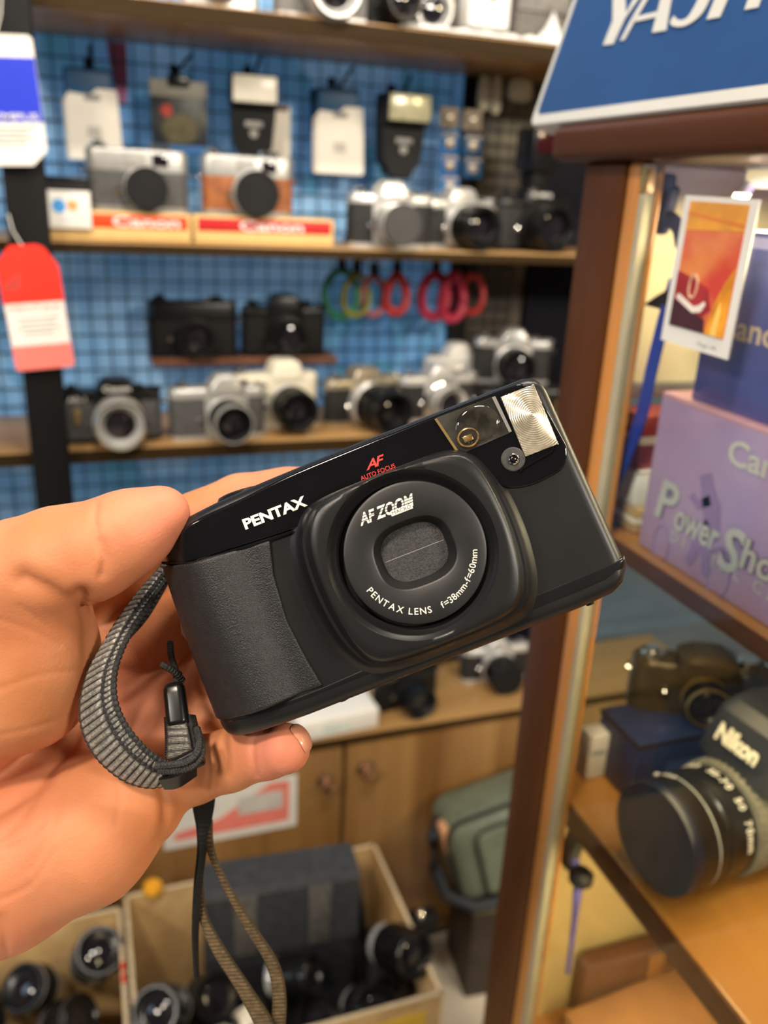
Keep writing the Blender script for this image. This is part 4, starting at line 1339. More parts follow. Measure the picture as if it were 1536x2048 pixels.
def box_px(x0, y0, x1, y1, yy):
    a, b = PY(x0, (y0 + y1) / 2, yy), PY(x1, (y0 + y1) / 2, yy)
    c = PY((x0 + x1) / 2, y0, yy); d = PY((x0 + x1) / 2, y1, yy)
    return Vector(((a.x + b.x) / 2, yy, (c.z + d.z) / 2)), abs(b.x - a.x), abs(c.z - d.z)


def white_pack(x0, y0, x1, y1, yy, label, turn=0.0, back=True):
    c, w, h = box_px(x0, y0, x1, y1, yy)
    o = thing('filter_pack', label, 'packet', c, (0, 0, turn), 'white packets hanging on the grid')
    sh = [(-w * 0.47, -h * 0.5), (w * 0.47, -h * 0.5), (w * 0.5, -h * 0.46), (w * 0.45, h * 0.26), (w * 0.42, h * 0.30), (w * 0.10, h * 0.30), (-w * 0.05, h * 0.22), (-w * 0.40, h * 0.24), (-w * 0.46, h * 0.18)]
    Mx = Matrix.Rotation(PI / 2, 4, 'X')
    MB().prism(sh, -0.004, 0.004, Mx).build('card_sleeve', WHC, o, smooth=False)
    MB().box((-w * 0.04, 0.007, -h * 0.16), (w * 0.92, 0.005, h * 0.66), 0.002).build('inner_card', WHC, o)
    MB().box((-w * 0.04, 0.004, h * 0.35), (w * 0.86, 0.012, h * 0.34), 0.006, 3).build('header', NAVY, o, label='dark blue header')
    MB().box((0, -0.0045, h * 0.20), (w * 0.28, 0.0008, h * 0.07), 0).build('print', GREYP, o)
    MB().box((0, -0.0045, -h * 0.18), (w * 0.24, 0.0008, h * 0.12), 0).build('print', mat('pale_grey_print', (0.55, 0.54, 0.51), 0.6), o)
    return o, c, h


o, c, h = white_pack(128, 140, 242, 320, YG, 'white card packet with dark blue header hanging at the left above the grey rangefinder', R(3))
hook(Vector((c.x, YG - 0.004, c.z + h * 0.5 + 0.003)), 'black hook carrying the leftmost white packet', 0.002)
o, c, h = white_pack(628, 178, 728, 348, YG, 'white card packet with dark blue header hanging between the two flash units', R(-3))
hook(Vector((c.x, YG - 0.004, c.z + h * 0.5 + 0.003)), 'black hook carrying the white packet between the flash units', 0.014)
# blue packet right behind it
c, w, h = box_px(616, 180, 650, 350, YG + 0.022)
o = thing('filter_pack', 'plain blue card packet peeping out left of the second white packet', 'packet', c + Vector((0.02, 0, 0)))
MB().box((0, 0, 0), (0.062, 0.012, h), 0.003).build('card_sleeve', BLUEC, o)
MB().box((0, 0, h * 0.42), (0.064, 0.014, h * 0.18), 0.004).build('header', NAVY, o)
# dark printed packet
c, w, h = box_px(300, 158, 416, 310, YG)
o = thing('film_pack', 'dark printed packet with grey header on a clip at the grid, left of the flash', 'packet', c)
MB().box((0, 0, 0), (w * 0.97, 0.006, h * 0.96), 0.002).build('card', mat('dark_print', (0.02, 0.025, 0.035), 0.4, 0, 0, 40, col2=(0.10, 0.10, 0.06), lo=0.45, hi=0.75), o)
MB().box((0, -0.0035, h * 0.37), (w * 0.98, 0.002, h * 0.22), 0.0005).build('header', mat('grey_header', (0.30, 0.29, 0.26), 0.5), o)
MB().box((0, -0.001, -h * 0.43), (w * 1.0, 0.008, h * 0.12), 0.002).build('footer', BLUEC, o)
MB().lathe([(0.0085, 0), (0.0080, 0.001)], 20, Matrix.Translation((-w * 0.22, -0.0032, h * 0.08)), 'y-').build('red_spot', mat('dark_red_print', (0.45, 0.04, 0.03), 0.5), o)
MB().lathe([(0.026, 0), (0.025, 0.001)], 32, Matrix.Translation((0, -0.0031, -h * 0.16)) @ Matrix.Scale(0.8, 4, (0, 0, 1)), 'y-').build('round_print', mat('olive_print', (0.085, 0.075, 0.03), 0.5, 0, 0.3, 60), o)
MB().box((0.0, -0.003, h * 0.47), (0.030, 0.012, 0.016), 0.003).build('clip', BLKP, o)
hook(Vector((c.x, YG - 0.006, c.z + h * 0.5 + 0.006)), 'black hook above the dark printed packet', 0.020)


def flash_unit(px0, py0, px1, py1, label, winm, win_h, bodym, turn=0.0):
    c, w, h = box_px(px0, py0, px1, py1, YG - 0.02)
    o = thing('flash_unit', label, 'flash', c, (0, 0, turn), 'flash units hanging on the grid')
    sh = [(-w * 0.42, -h * 0.30), (-w * 0.30, -h * 0.42), (-w * 0.26, -h * 0.5), (w * 0.22, -h * 0.5), (w * 0.26, -h * 0.42), (w * 0.38, -h * 0.34), (w * 0.46, h * 0.1), (w * 0.44, h * 0.36), (-w * 0.46, h * 0.36), (-w * 0.46, h * 0.1)]
    Mx = Matrix.Rotation(PI / 2, 4, 'X')
    MB().prism(sh, -0.022, 0.012, Mx).build('flash_body', bodym, o, 30)
    MB().box((0, -0.004, h * 0.33), (w * 0.97, 0.052, win_h * 1.2), 0.005, 3).build('flash_head', bodym, o)
    MB().box((0, -0.0305, h * 0.34), (w * 0.88, 0.004, win_h), 0.0015).build('flash_window', winm, o)
    MB().box((0, -0.0135, -h * 0.06), (w * 0.36, 0.003, h * 0.07), 0.001).build('badge', GREYP, o)
    MB().lathe([(0.006, 0), (0.006, 0.002), (0.004, 0.003)], 20, Matrix.Translation((0, -0.012, -h * 0.17)), 'y-').build('sensor_eye', GREYP, o)
    MB().box((0, 0.0, -h * 0.51), (w * 0.40, 0.022, 0.008), 0.001).build('hot_shoe_foot', BLKM, o)
    hook(Vector((c.x + 0.006, YG - 0.004, c.z + h * 0.5 + 0.005)), 'black hook above the ' + ('white-headed' if 'white' in label else 'yellow-windowed') + ' flash', 0.008)
    return o


flash_unit(457, 155, 553, 322, 'black flash unit with milky white head hanging above the tan rangefinder', mat('milky_diffuser', (0.78, 0.76, 0.68), 0.25, 0, 0.04, 40), 0.034, BLKP, R(-4))
flash_unit(755, 192, 848, 352, 'black flash unit with yellowish window hanging above the capped silver reflex', mat('yellow_fresnel', (0.50, 0.48, 0.32), 0.2, 0.1, 0.15, 200), 0.036, BLKM, R(3))
c, w, h = box_px(520, 210, 574, 330, YG + 0.018)
o = thing('filter_pack', 'plain white packet half hidden behind the white-headed flash', 'packet', c)
MB().box((0, 0, 0), (0.050, 0.010, h), 0.003).build('card_sleeve', WHC, o)
MB().box((0, 0.001, h * 0.44), (0.048, 0.012, h * 0.14), 0.003).build('header', TANC, o)
# pink tag strip behind the grid
c, w, h = box_px(218, 84, 254, 205, 1.4135)
o = thing('pink_strip', 'pink paper strip behind the grid above the leftmost white packet', 'paper strip', c)
MB().prism([(-0.014, h * 0.5), (0.014, h * 0.5), (0.013, -h * 0.1), (0.009, -h * 0.5), (0.0, -h * 0.5), (-0.008, -h * 0.1)], -0.001, 0.001, Matrix.Rotation(PI / 2, 4, 'X')).build('strip', mat('pink_paper', (0.50, 0.16, 0.34), 0.6), o, smooth=False)
# lens-cloth packs in two narrow columns
for i, (px, py, cm) in enumerate(((898, 235, TANC), (898, 285, BLUEC), (898, 330, BLUEC), (898, 372, BLUEC), (944, 240, TANC), (944, 290, NAVY), (944, 335, NAVY))):
    c, w, h = box_px(px - 19, py - 22, px + 19, py + 22, YG + 0.01 - 0.002 * i)
    col = 'left' if px < 920 else 'right'
    row = {0: 'kraft-topped packet heading', 1: 'second packet down in', 2: 'third packet down in', 3: 'lowest packet in'}[i % 4]
    o = thing('battery_pack', f'{row} the {col} column of small packs beside the second flash', 'packet', c, 0, 'small packs in two columns')
    MB().box((0, 0, 0), (w, 0.006, h * 0.96), 0.002).build('card', cm, o)
    MB().lathe([(0.0085, 0), (0.0085, 0.003), (0.006, 0.0045)], 20, Matrix.Translation((0, -0.003, -h * 0.05)), 'y-').build('round_cell', mat('silver_brown_cell', (0.40, 0.35, 0.29), 0.3, 0.4), o)
    MB().box((0, -0.0035, h * 0.34), (w * 0.8, 0.001, h * 0.14), 0).build('print', mat('kraft_print', (0.40, 0.33, 0.26), 0.6), o)
# pale pouches at the top of the narrow grid
for px, py, w_, h_, nm in ((968, 186, 0.020, 0.05, 'leftmost'), (992, 190, 0.018, 0.055, 'middle'), (1040, 180, 0.042, 0.034, 'widest')):
    p = PY(px, py, YG)
    o = thing('plastic_pouch', f'{nm} pale plastic pouch hanging at the top of the narrow grid', 'pouch', p, 0, 'pale pouches on the narrow grid')
    MB().loft([[(x * w_ * s, y * 0.016 * s, z) for x, y in rrect(1, 1, 0.4, 5)] for s, z in ((0.6, -h_ / 2), (0.95, -h_ * 0.35), (1, 0), (0.9, h_ * 0.35), (0.5, h_ / 2))]).build('pouch_body', mat('milky_yellow_plastic', (0.62, 0.58, 0.44), 0.3, 0, 0.15, 60), o)
    MB().tube([(0, 0, h_ / 2 - 0.002), (0, 0.012, h_ / 2 + 0.008), (0, 1.4045 - YG, h_ / 2 + 0.010)], 0.0012, 6).build('hang_wire', RACKM, o)
# coloured hand straps looped on hooks under the middle shelf
SG, SR, SC_ = mat('green_cord', (0.03, 0.20, 0.09), 0.45, 0, 0.2, 60), mat('red_cord', (0.45, 0.03, 0.03), 0.45, 0, 0.2, 60), mat('crimson_cord', (0.40, 0.02, 0.06), 0.45, 0, 0.2, 60)
SY = mat('olive_yellow_cord', (0.22, 0.22, 0.03), 0.45, 0, 0.2, 60)
SPK = mat('pink_cord', (0.50, 0.16, 0.20), 0.45, 0, 0.2, 60)
for i, (px, py, rx, rz, cm, th, lab) in enumerate((
        (682, 588, 0.027, 0.036, SG, 0.0042, 'green loop strap, leftmost of the coloured loops'),
        (712, 590, 0.024, 0.032, SY, 0.0036, 'olive and red loop strap beside the green loop'),
        (746, 592, 0.019, 0.030, SPK, 0.0040, 'pinkish loop strap in the middle of the coloured loops'),
        (792, 588, 0.020, 0.029, SR, 0.0055, 'bright red loop strap between pink and crimson loops'),
        (868, 592, 0.022, 0.034, SC_, 0.0062, 'thick crimson loop strap under the middle of the shelf'),
        (905, 594, 0.022, 0.036, SC_, 0.0062, 'crimson loop strap touching the thick crimson one'),
        (944, 588, 0.019, 0.031, SR, 0.0042, 'dark red loop strap in front of the narrow grid'))):
    y = YG - 0.010 * (i % 2) - 0.002 * i
    p = PY(px, py, y)
    o = thing('loop_strap', lab, 'strap', p, R(15 if i % 2 else -10), 'coloured loop straps')
    MB().tube([(rx * math.cos(a), 0.004 * math.sin(2 * a), rz * math.sin(a)) for a in [2 * PI * k / 40 for k in range(40)]], th * 1.35, 10, True).build('loop', cm, o)
    MB().box((0, 0, rz + 0.010), (0.014, 0.010, 0.026), 0.003).build('strap_clip', BLKM, o)
    if i in (0, 2, 3, 4, 6):
        hook(Vector((p.x, y - 0.004, p.z + rz + 0.026)), 'black hook carrying the ' + ('green', '', 'pinkish', 'bright red', 'thick crimson', '', 'dark red')[i] + ' loop strap', 0.0)

# ---- two big tags hanging on the black post
YT_ = 1.142
BLT = mat('tag_blue', (0.012, 0.035, 0.55), 0.45, 0, 0.04, 20)
RDT = mat('tag_red', (0.85, 0.03, 0.015), 0.45, 0, 0.04, 20)
PKT = mat('tag_salmon', (0.85, 0.20, 0.17), 0.45, 0, 0.04, 20)
ta, tb = PY(-22, 75, YT_), PY(62, 75, YT_)
tc_, td = PY(78, 312, YT_), PY(30, 340, YT_)
zt, zb, zb2 = tb.z, PY(78, 305, YT_).z, PY(40, 342, YT_).z
xw = 0.039; xc = -0.070
o = thing('shop_tag', 'blue and white cardboard tag hanging high on the black post', 'tag', (xc, YT_, zt), (0, R(-3.2), 0), 'brand tags on the post')
hh = zt - zb
MB().prism([(-xw, -hh), (-xw * 0.55, -hh - 0.016), (xw * 0.55, -hh - 0.016), (xw, -hh), (xw, -0.004), (xw * 0.9, 0), (-xw * 0.9, 0), (-xw, -0.004)], -0.001, 0.001, Matrix.Rotation(PI / 2, 4, 'X')).build('card', PAPER, o, smooth=False)
cdz = lambda py: PY(40, py, YT_).z - zt
MB().box((0, -0.0014, (cdz(118) + cdz(246)) / 2), (2 * xw - 0.001, 0.0006, cdz(118) - cdz(246)), 0).build('blue_field', BLT, o, smooth=False)
lettering('lettering', 'OLYMPUS', PAPER, o, frameM((-xw * 0.9, -0.0019, cdz(243)), (1, 0, 0), (0, -1, 0)), xw * 1.78, 0.0075, offset=0.01)
for k, (py, ww) in enumerate(((258, 1.5), (268, 1.1), (278, 1.3), (288, 0.9))):
    MB().box((0, -0.0013, cdz(py)), (xw * ww, 0.0005, 0.0022), 0).build('print_line', GREYP, o, smooth=False)
MB().tube([(0, 0, -0.006), (0.01, 0.006, 0.02), (0.015, 0.010, 0.045)], 0.0008, 6).build('string', PAPER, o)
zt = PY(60, 490, YT_).z
o = thing('shop_tag', 'red and white cardboard tag hanging on the black post above the lower shelf', 'tag', (PY(48, 490, YT_).x, YT_, zt), (0, R(-4.5), 0), 'brand tags on the post')
hh = zt - PY(70, 738, YT_).z
xw = 0.0345
MB().prism([(-xw, -hh + 0.003), (-xw + 0.003, -hh), (xw - 0.003, -hh), (xw, -hh + 0.003), (xw, -0.026), (xw * 0.62, -0.004), (xw * 0.4, 0), (-xw * 0.5, 0), (-xw, -0.020)], -0.001, 0.001, Matrix.Rotation(PI / 2, 4, 'X')).build('card', PKT, o, smooth=False)
cdz = lambda py: PY(60, py, YT_).z - zt
MB().prism([(-xw, cdz(605)), (xw, cdz(605)), (xw, -0.026), (xw * 0.62, -0.004), (xw * 0.4, 0), (-xw * 0.5, 0), (-xw, -0.020)], 0.0012, 0.0017, Matrix.Rotation(PI / 2, 4, 'X')).build('red_field', RDT, o, smooth=False)
MB().box((0, -0.0014, (cdz(606) + cdz(690)) / 2), (2 * xw - 0.001, 0.0006, cdz(606) - cdz(690)), 0).build('white_field', PAPER, o, smooth=False)
lettering('lettering', 'PENTAX', PKT, o, frameM((-xw * 0.85, -0.0019, cdz(622)), (1, 0, 0), (0, -1, 0)), xw * 1.7, 0.007)
for py, ww in ((636, 1.5), (646, 1.2), (656, 1.5), (666, 1.0)):
    MB().box((0, -0.0019, cdz(py)), (xw * ww, 0.0005, 0.0018), 0).build('print_line', GREYP, o, smooth=False)
MB().prism([(-xw * 0.9, -0.045), (-xw * 0.25, -0.030), (-xw * 0.35, -0.052), (-xw * 0.9, -0.052)], 0.0018, 0.0022, Matrix.Rotation(PI / 2, 4, 'X')).build('dark_mark', mat('dark_red_print', (0.25, 0.02, 0.02), 0.5), o, smooth=False)
MB().tube([(0, 0, -0.006), (-0.01, 0.006, 0.016), (-0.012, 0.010, 0.035)], 0.0008, 6).build('string', PAPER, o)

# ================================================================== BELOW: NOTICE, CARTONS, BAGS
a, b, c, d = [PY(x, y, 1.2025) for x, y in ((325, 1640), (594, 1548), (594, 1628), (325, 1690))]
cx_ = (a.x + b.x) / 2; wz = b.x - a.x
zc0 = PY(590, 1548, 1.2025).z; zc1 = PY(590, 1650, 1.2025).z
o = thing('notice_sheet', 'white paper notice with red arrow taped on the left cabinet door', 'notice', (cx_, 1.2024, (zc0 + zc1) / 2))
hz = zc0 - zc1
MB().box((0, 0, 0), (wz, 0.0012, hz), 0.0).build('sheet', PAPER, o, smooth=False)
PKR = mat('faded_red_print', (0.80, 0.22, 0.18), 0.55, 0, 0.06, 30)
MB().prism([(-wz * 0.42, -hz * 0.36), (wz * 0.44, -hz * 0.36), (wz * 0.44, hz * 0.40), (wz * 0.30, hz * 0.42), (-wz * 0.10, -hz * 0.10), (-wz * 0.42, -hz * 0.22)], 0.0007, 0.0010, Matrix.Rotation(PI / 2, 4, 'X')).build('red_print', PKR, o, smooth=False)
MB().box((wz * 0.22, -0.0013, hz * 0.08), (wz * 0.34, 0.0005, hz * 0.34), 0).build('grey_print', mat('pale_grey_print', (0.55, 0.54, 0.51), 0.6), o, smooth=False)

CARD = mat('corrugated_card', (0.46, 0.29, 0.12), 0.7, 0, 0.0, 18, 0.1, 300, col2=(0.60, 0.41, 0.19))
CARDE = mat('card_edge', (0.62, 0.50, 0.33), 0.8, 0, 0.2, 200, 0.4, 600)
ZR = Z(-1.10)


def carton(x0, x1, y0, y1, zr, label):
    w, d, t = x1 - x0, y1 - y0, 0.006
    o = thing('cardboard_box', label, 'cardboard box', ((x0 + x1) / 2, (y0 + y1) / 2, 0.0), 0, 'open cartons on the floor')
    MB().box((0, 0, 0.004), (w, d, 0.007), 0.001).build('box_bottom', CARD, o)
    for nm, cc, ss in (('side_wall', (-w / 2 + t / 2, 0, zr / 2), (t, d, zr)), ('side_wall', (w / 2 - t / 2, 0, zr / 2), (t, d, zr)),
                       ('side_wall', (0, -d / 2 + t / 2, zr / 2), (w - 2 * t, t, zr)), ('side_wall', (0, d / 2 - t / 2, zr / 2), (w - 2 * t, t, zr))):
        s = MB().box(cc, ss, 0.001).build(nm, CARD, o)
        if ss[0] == t:
            MB().box((cc[0], cc[1], zr + 0.0008), (t * 1.05, d, 0.0018), 0.0006).build('rim', CARDE, s)
        else:
            MB().box((cc[0], cc[1], zr + 0.0008), (w, t * 1.05, 0.0018), 0.0006).build('rim', CARDE, s)
    return o


b1 = carton(-0.004, 0.431, 0.830, 1.150, ZR, 'open cardboard box of lenses holding the upright black bag')
MB().box((0.36 - 0.2135, -0.1603, ZR - 0.05), (0.09, 0.0008, 0.05), 0).build('printed_patch', mat('yellow_print', (0.75, 0.50, 0.05), 0.5), b1, smooth=False)
b2 = carton(-0.46, -0.010, 0.80, 1.125, ZR + 0.003, 'open cardboard box of loose lenses at the lower left corner')
for py_ in (1938, 1962):
    p = PZ(246, py_, ZR) - b2.location
    MB().box((0.2222, p.y, ZR + 0.0050), (0.0050, 0.016, 0.0006), 0).build('red_mark', REDP, b2, smooth=False)
# divider flap leaning in the left box
# black bag in the box
by = 0.985
A, B = PY(402, 1705, by), PY(716, 1693, by)
bw = B.x - A.x; bz = 0.008; bt = PY(560, 1694, by + 0.075).z
BAGM = mat('charcoal_nylon', (0.022, 0.024, 0.029), 0.62, 0, 0.2, 60, 0.4, 1200)
BAGL = mat('charcoal_nylon_light', (0.040, 0.043, 0.050), 0.6, 0, 0.2, 60, 0.4, 1200)
o = thing('camera_bag', 'upright black nylon bag with front flap and two strap bands in the box', 'bag', ((A.x + B.x) / 2 + 0.004, by + 0.045, bz), R(-4))
hb = bt - bz
MB().box((0, -0.018, hb / 2), (bw, 0.064, hb), 0.014, 4).build('bag_body', BAGM, o)
MB().loft([[(x * bw * 1.01, -0.052 + y, z) for x, y in ((-0.5, 0), (0.5, 0), (0.5, 0.006), (-0.5, 0.006))] for z in (hb - 0.125, hb - 0.06, hb - 0.008)] +
          [[(x * bw * 1.01, yy, hb + zz) for x, zz, yy in ((-0.5, 0.003, -0.045), (0.5, 0.003, -0.045), (0.5, -0.003, -0.040), (-0.5, -0.003, -0.040))]] +
          [[(x * bw, yy, hb + zz) for x, zz, yy in ((-0.5, 0.006, 0.012), (0.5, 0.006, 0.012), (0.5, 0.0, 0.012), (-0.5, 0.0, 0.012))]]).build('front_flap', BAGL, o, 30)
for xx in (-0.24, 0.24):
    MB().box((xx * bw, -0.0535, hb - 0.065), (0.034, 0.002, 0.115), 0.0005).build('strap_band', mat('grey_strap_band', (0.105, 0.10, 0.095), 0.6, 0, 0.3, 90), o)
MB().tube([(bw * 0.5, 0.02, hb - 0.03), (bw * 0.57, 0.0, hb - 0.12), (bw * 0.60, -0.02, hb - 0.2), (bw * 0.55, -0.03, hb - 0.27)], 0.008, 8).build('shoulder_strap', BLKM, o)


def lens_thing(label, p, r, l, rot, ringm=BLKP, group='loose lenses in the cartons'):
    o = thing('camera_lens', label, 'lens', p, rot, group)
    prof = [(r * 0.82, 0), (r * 0.86, 0.003), (r * 0.86, l * 0.18), (r * 0.95, l * 0.22)]
    for i in range(4):
        a_ = l * (0.28 + 0.11 * i)
        prof += [(r * 0.95, a_), (r * 1.0, a_ + 0.001), (r * 1.0, a_ + l * 0.07), (r * 0.95, a_ + l * 0.075)]
    prof += [(r * 0.97, l * 0.78), (r * 1.0, l * 0.82), (r * 1.0, l * 0.97), (r * 0.95, l), (r * 0.86, l), (r * 0.80, l * 0.93), (r * 0.55, l * 0.88)]
    lb = MB().lathe(prof, 40).build('lens_barrel', BLKP, o, 30)
    MB().lathe([(r * 0.60, l * 0.875), (r * 0.5, l * 0.90), (r * 0.25, l * 0.925), (r * 0.05, l * 0.93)], 32).build('lens_glass', LENSG, lb)
    MB().lathe([(r * 0.865, l * 0.02), (r * 0.885, l * 0.04), (r * 0.885, l * 0.14), (r * 0.865, l * 0.16)], 40, caps=False).build('mount_ring', CHROME if ringm is BLKP else ringm, o)
    MB().lathe([(r * 1.001, l * 0.80), (r * 1.012, l * 0.82), (r * 1.012, l * 0.86), (r * 1.001, l * 0.88)], 40, caps=False).build('grip_ring', ringm, o)
    return o


zf = ZR - 0.105     # level of the lens heap
GM = mat('gunmetal', (0.10, 0.10, 0.11), 0.3, 0.5)
heap1 = [((640, 2040), 0.05, 0.042, 0.075, (R(20), R(25), 0), BLKP, 'black lens with wide front ring under the bag, near the box front'),
         ((585, 1985), 0.07, 0.030, 0.07, (R(70), 0, R(60)), BLKP, 'black lens lying right in front of the bag'),
         ((298, 1895), 0.085, 0.032, 0.075, (R(35), R(-25), 0), BLKP, 'black lens leaning on the left wall of the box, topmost there'),
         ((300, 1985), 0.065, 0.033, 0.06, (R(75), 0, R(30)), GM, 'grey-ringed lens below the leaning one at the left box wall'),
         ((352, 1935), 0.075, 0.034, 0.06, (R(40), R(30), 0), BLKP, 'black lens beside the hanging strap, left of the bag'),
         ((355, 2025), 0.04, 0.045, 0.05, (R(15), R(-10), 0), BLKP, 'wide black lens with its front up at the bottom, left of the straps'),
         ((440, 2020), 0.05, 0.036, 0.07, (R(80), 0, R(-40)), GM, 'grey-ringed lens lying behind the hanging straps'),
         ((735, 2000), 0.05, 0.034, 0.075, (R(45), R(20), 0), BLKP, 'black lens right of the bag corner'),
         ((800, 1930), 0.06, 0.036, 0.08, (R(65), R(10), R(20)), BLKP, 'black lens against the right wall of the box'),
         ((760, 1860), 0.03, 0.034, 0.07, (R(30), R(30), 0), BLKP, 'black lens tucked between bag and right box wall')]


def pile(heap, base, x0, x1, y0, y1):
    """lay the lenses out, then push any that overlap apart inside the carton walls."""
    P = [PZ(px, py, base + dz) for (px, py), dz, *_ in heap]
    RR_ = [0.55 * (h_[2] + h_[3] / 2) + 0.006 for h_ in heap]
    for _ in range(80):
        for i in range(len(P)):
            for j in range(i):
                d_ = P[i] - P[j]; m_ = RR_[i] + RR_[j]
                if 1e-6 < d_.length < m_:
                    q_ = d_.normalized() * (m_ - d_.length) * 0.5
                    q_.z *= 0.6
                    P[i] += q_; P[j] -= q_
            e_ = 0.056
            P[i].x = min(max(P[i].x, x0 + 0.046), x1 - 0.046); P[i].y = min(max(P[i].y, y0 + e_), y1 - e_)
    for p_, ((px, py), dz, r_, l_, rot, rm, lab) in zip(P, heap):
        E_ = Euler(rot).to_matrix() @ Vector((0, 0, l_ / 2))
        lens_thing(lab, p_ - E_ * 0.6, r_, l_, rot, rm)


pile(heap1, zf, -0.004, 0.431, 0.830, 0.985)
heap2 = [((60, 2020), 0.02, 0.038, 0.07, (R(55), R(20), 0), GM, 'grey-topped lens in the left box, front one at the picture edge'),
         ((85, 1965), 0.03, 0.034, 0.06, (R(30), R(-30), 0), CHROME, 'lens with silver ring in the left box'),
         ((190, 1965), 0.05, 0.036, 0.075, (R(30), R(15), 0), GM, 'tall black lens with grey band near the wall between the boxes'),
         ((205, 2035), 0.03, 0.040, 0.05, (R(20), R(-15), 0), BLKP, 'wide black lens facing up at the wall between the boxes'),
         ((130, 2025), 0.03, 0.034, 0.06, (R(50), R(30), R(40)), GM, 'small grey lens between the two larger ones in the left box'),
         ((15, 1960), 0.02, 0.036, 0.07, (R(70), R(30), 0), BLKP, 'black lens at the far left edge of the left box')]
pile(heap2, zf + 0.005, -0.46, -0.010, 0.80, 1.125)
PCH = mat('black_padded_cloth', (0.010, 0.010, 0.012), 0.7, 0, 0.2, 60, 0.5, 500)
for px_, py_, w_, d_, rz_, lab in ((0.085, 0.905, 0.14, 0.13, 8, 'black padded pouch under the lenses at the left of the bag box'),
                                  (0.320, 0.890, 0.17, 0.09, -6, 'black padded pouch under the lenses in front of the bag'),
                                  (0.395, 1.030, 0.055, 0.18, 3, 'black padded pouch wedged between the bag and the right box wall'),
                                  (-0.110, 0.905, 0.17, 0.17, -5, 'black padded pouch under the lenses at the right of the left box'),
                                  (-0.320, 0.930, 0.19, 0.20, 6, 'black padded pouch under the lenses at the far side of the left box')):
    h_ = zf - 0.035 - 0.009
    o = thing('lens_pouch', lab, 'pouch', (px_, py_, 0.009), R(rz_), 'padded pouches in the cartons')
    MB().box((0, 0, h_ / 2), (w_, d_, h_), 0.022, 4).build('pouch_body', PCH, o)
    MB().tube([(x, y, h_ * 0.93) for x, y in rrect(w_ * 0.93, d_ * 0.93, 0.02, 5)], 0.003, 6, True).build('zip', BLKP, o)
# orange ball just behind the far rim of the box
p = PZ(308, 1797, ZR)
o = thing('orange_cap', 'small orange cap resting on the far rim of the box', 'cap', Vector((p.x, 1.147, ZR + 0.002)))
MB().lathe([(0.016, 0), (0.0165, 0.008), (0.014, 0.013), (0.006, 0.015)], 24).build('cap_body', mat('orange_plastic', (0.80, 0.38, 0.03), 0.35), o)
MB().lathe([(0.010, 0.0135), (0.010, 0.016), (0.007, 0.017)], 20).build('cap_knob', mat('orange_plastic', (0.8, 0.38, 0.03)), o)
# folded light grey paper between the bag and the box front
p = PZ(470, 2046, zf + 0.07)
o = thing('paper_scrap', 'cream paper scrap among the lenses under the hanging straps', 'paper', p, (R(8), R(-4), R(15)))
MB().box((0, 0, 0), (0.055, 0.03, 0.002), 0).build('sheet', CREAMP, o)

# dark box with the green bag on it
p0 = Vector((0.605, 1.109, 0))
o = thing('storage_box', 'dark brown box on the floor under the green bag', 'box', (0.735, 1.122, 0), R(-6))
DB = mat('dark_brown_card', (0.045, 0.032, 0.026), 0.55, 0, 0.15, 30)
MB().box((0, 0, 0.107), (0.25, 0.125, 0.214), 0.003).build('box_body', DB, o)
MB().box((0, 0, 0.217), (0.256, 0.131, 0.012), 0.003).build('box_lid', mat('olive_card', (0.20, 0.18, 0.07), 0.55, 0, 0.15, 30), o)
GRN = mat('grey_green_leather', (0.115, 0.135, 0.095), 0.42, 0, 0.12, 25, 0.4, 500)
o = thing('shoulder_bag', 'grey-green leather camera bag lying on the dark brown box', 'bag', (0.700, 1.112, 0.258), (R(-7), R(-14), R(-3)))
MB().box((0, 0, 0.092), (0.245, 0.120, 0.185), 0.035, 5).build('bag_body', GRN, o)
MB().box((0.016, -0.058, 0.088), (0.175, 0.022, 0.135), 0.010, 4).build('front_pocket', GRN, o)
MB().tube([(x + 0.016, -0.067, z + 0.088) for x, z in rrect(0.181, 0.141, 0.022, 6)], 0.0024, 6, True).build('pocket_piping', BLKM, o)
MB().tube([(x, -0.055, z + 0.092) for x, z in rrect(0.244, 0.184, 0.035, 6)], 0.0034, 6, True).build('body_piping', BLKM, o)
MB().box((0.025, -0.070, 0.145), (0.020, 0.004, 0.034), 0.002).build('pull_tab', GRN, o)
MB().box((-0.118, -0.030, 0.145), (0.016, 0.030, 0.060), 0.006, 3).build('tan_patch', mat('tan_patch', (0.62, 0.33, 0.17), 0.5), o)
MB().tube([(-0.11, 0.0, 0.165), (-0.140, -0.015, 0.14), (-0.150, -0.03, 0.09), (-0.145, -0.045, 0.04), (-0.10, -0.06, 0.005), (-0.02, -0.068, 0.0), (0.07, -0.068, 0.004)], 0.012, 8).build('shoulder_strap', mat('navy_strap', (0.012, 0.016, 0.022), 0.6), o)
# small dark stand with a bright screw behind the box wall
p = PZ(838, 1832, Z(-1.16))
o = thing('tripod_head', 'small dark tripod head with bright screw behind the right box wall', 'tripod head', (p.x, p.y, 0))
MB().cyl((0, 0, 0), (0, 0, p.z - 0.03), 0.012, bev=0.001).build('column', BLKP, o)
MB().box((0.008, 0, p.z - 0.012), (0.05, 0.035, 0.03), 0.006, 3).build('head', BLKM, o)
MB().lathe([(0.007, 0), (0.007, 0.010), (0.004, 0.013)], 20, Matrix.Translation((0, -0.005, p.z + 0.003))).build('screw', CHROMEB, o)

# ================================================================== THE GLASS DISPLAY CASE
S = 0.8


def U(x, y, z):
    return Vector((x * S, y * S, H + z * S))


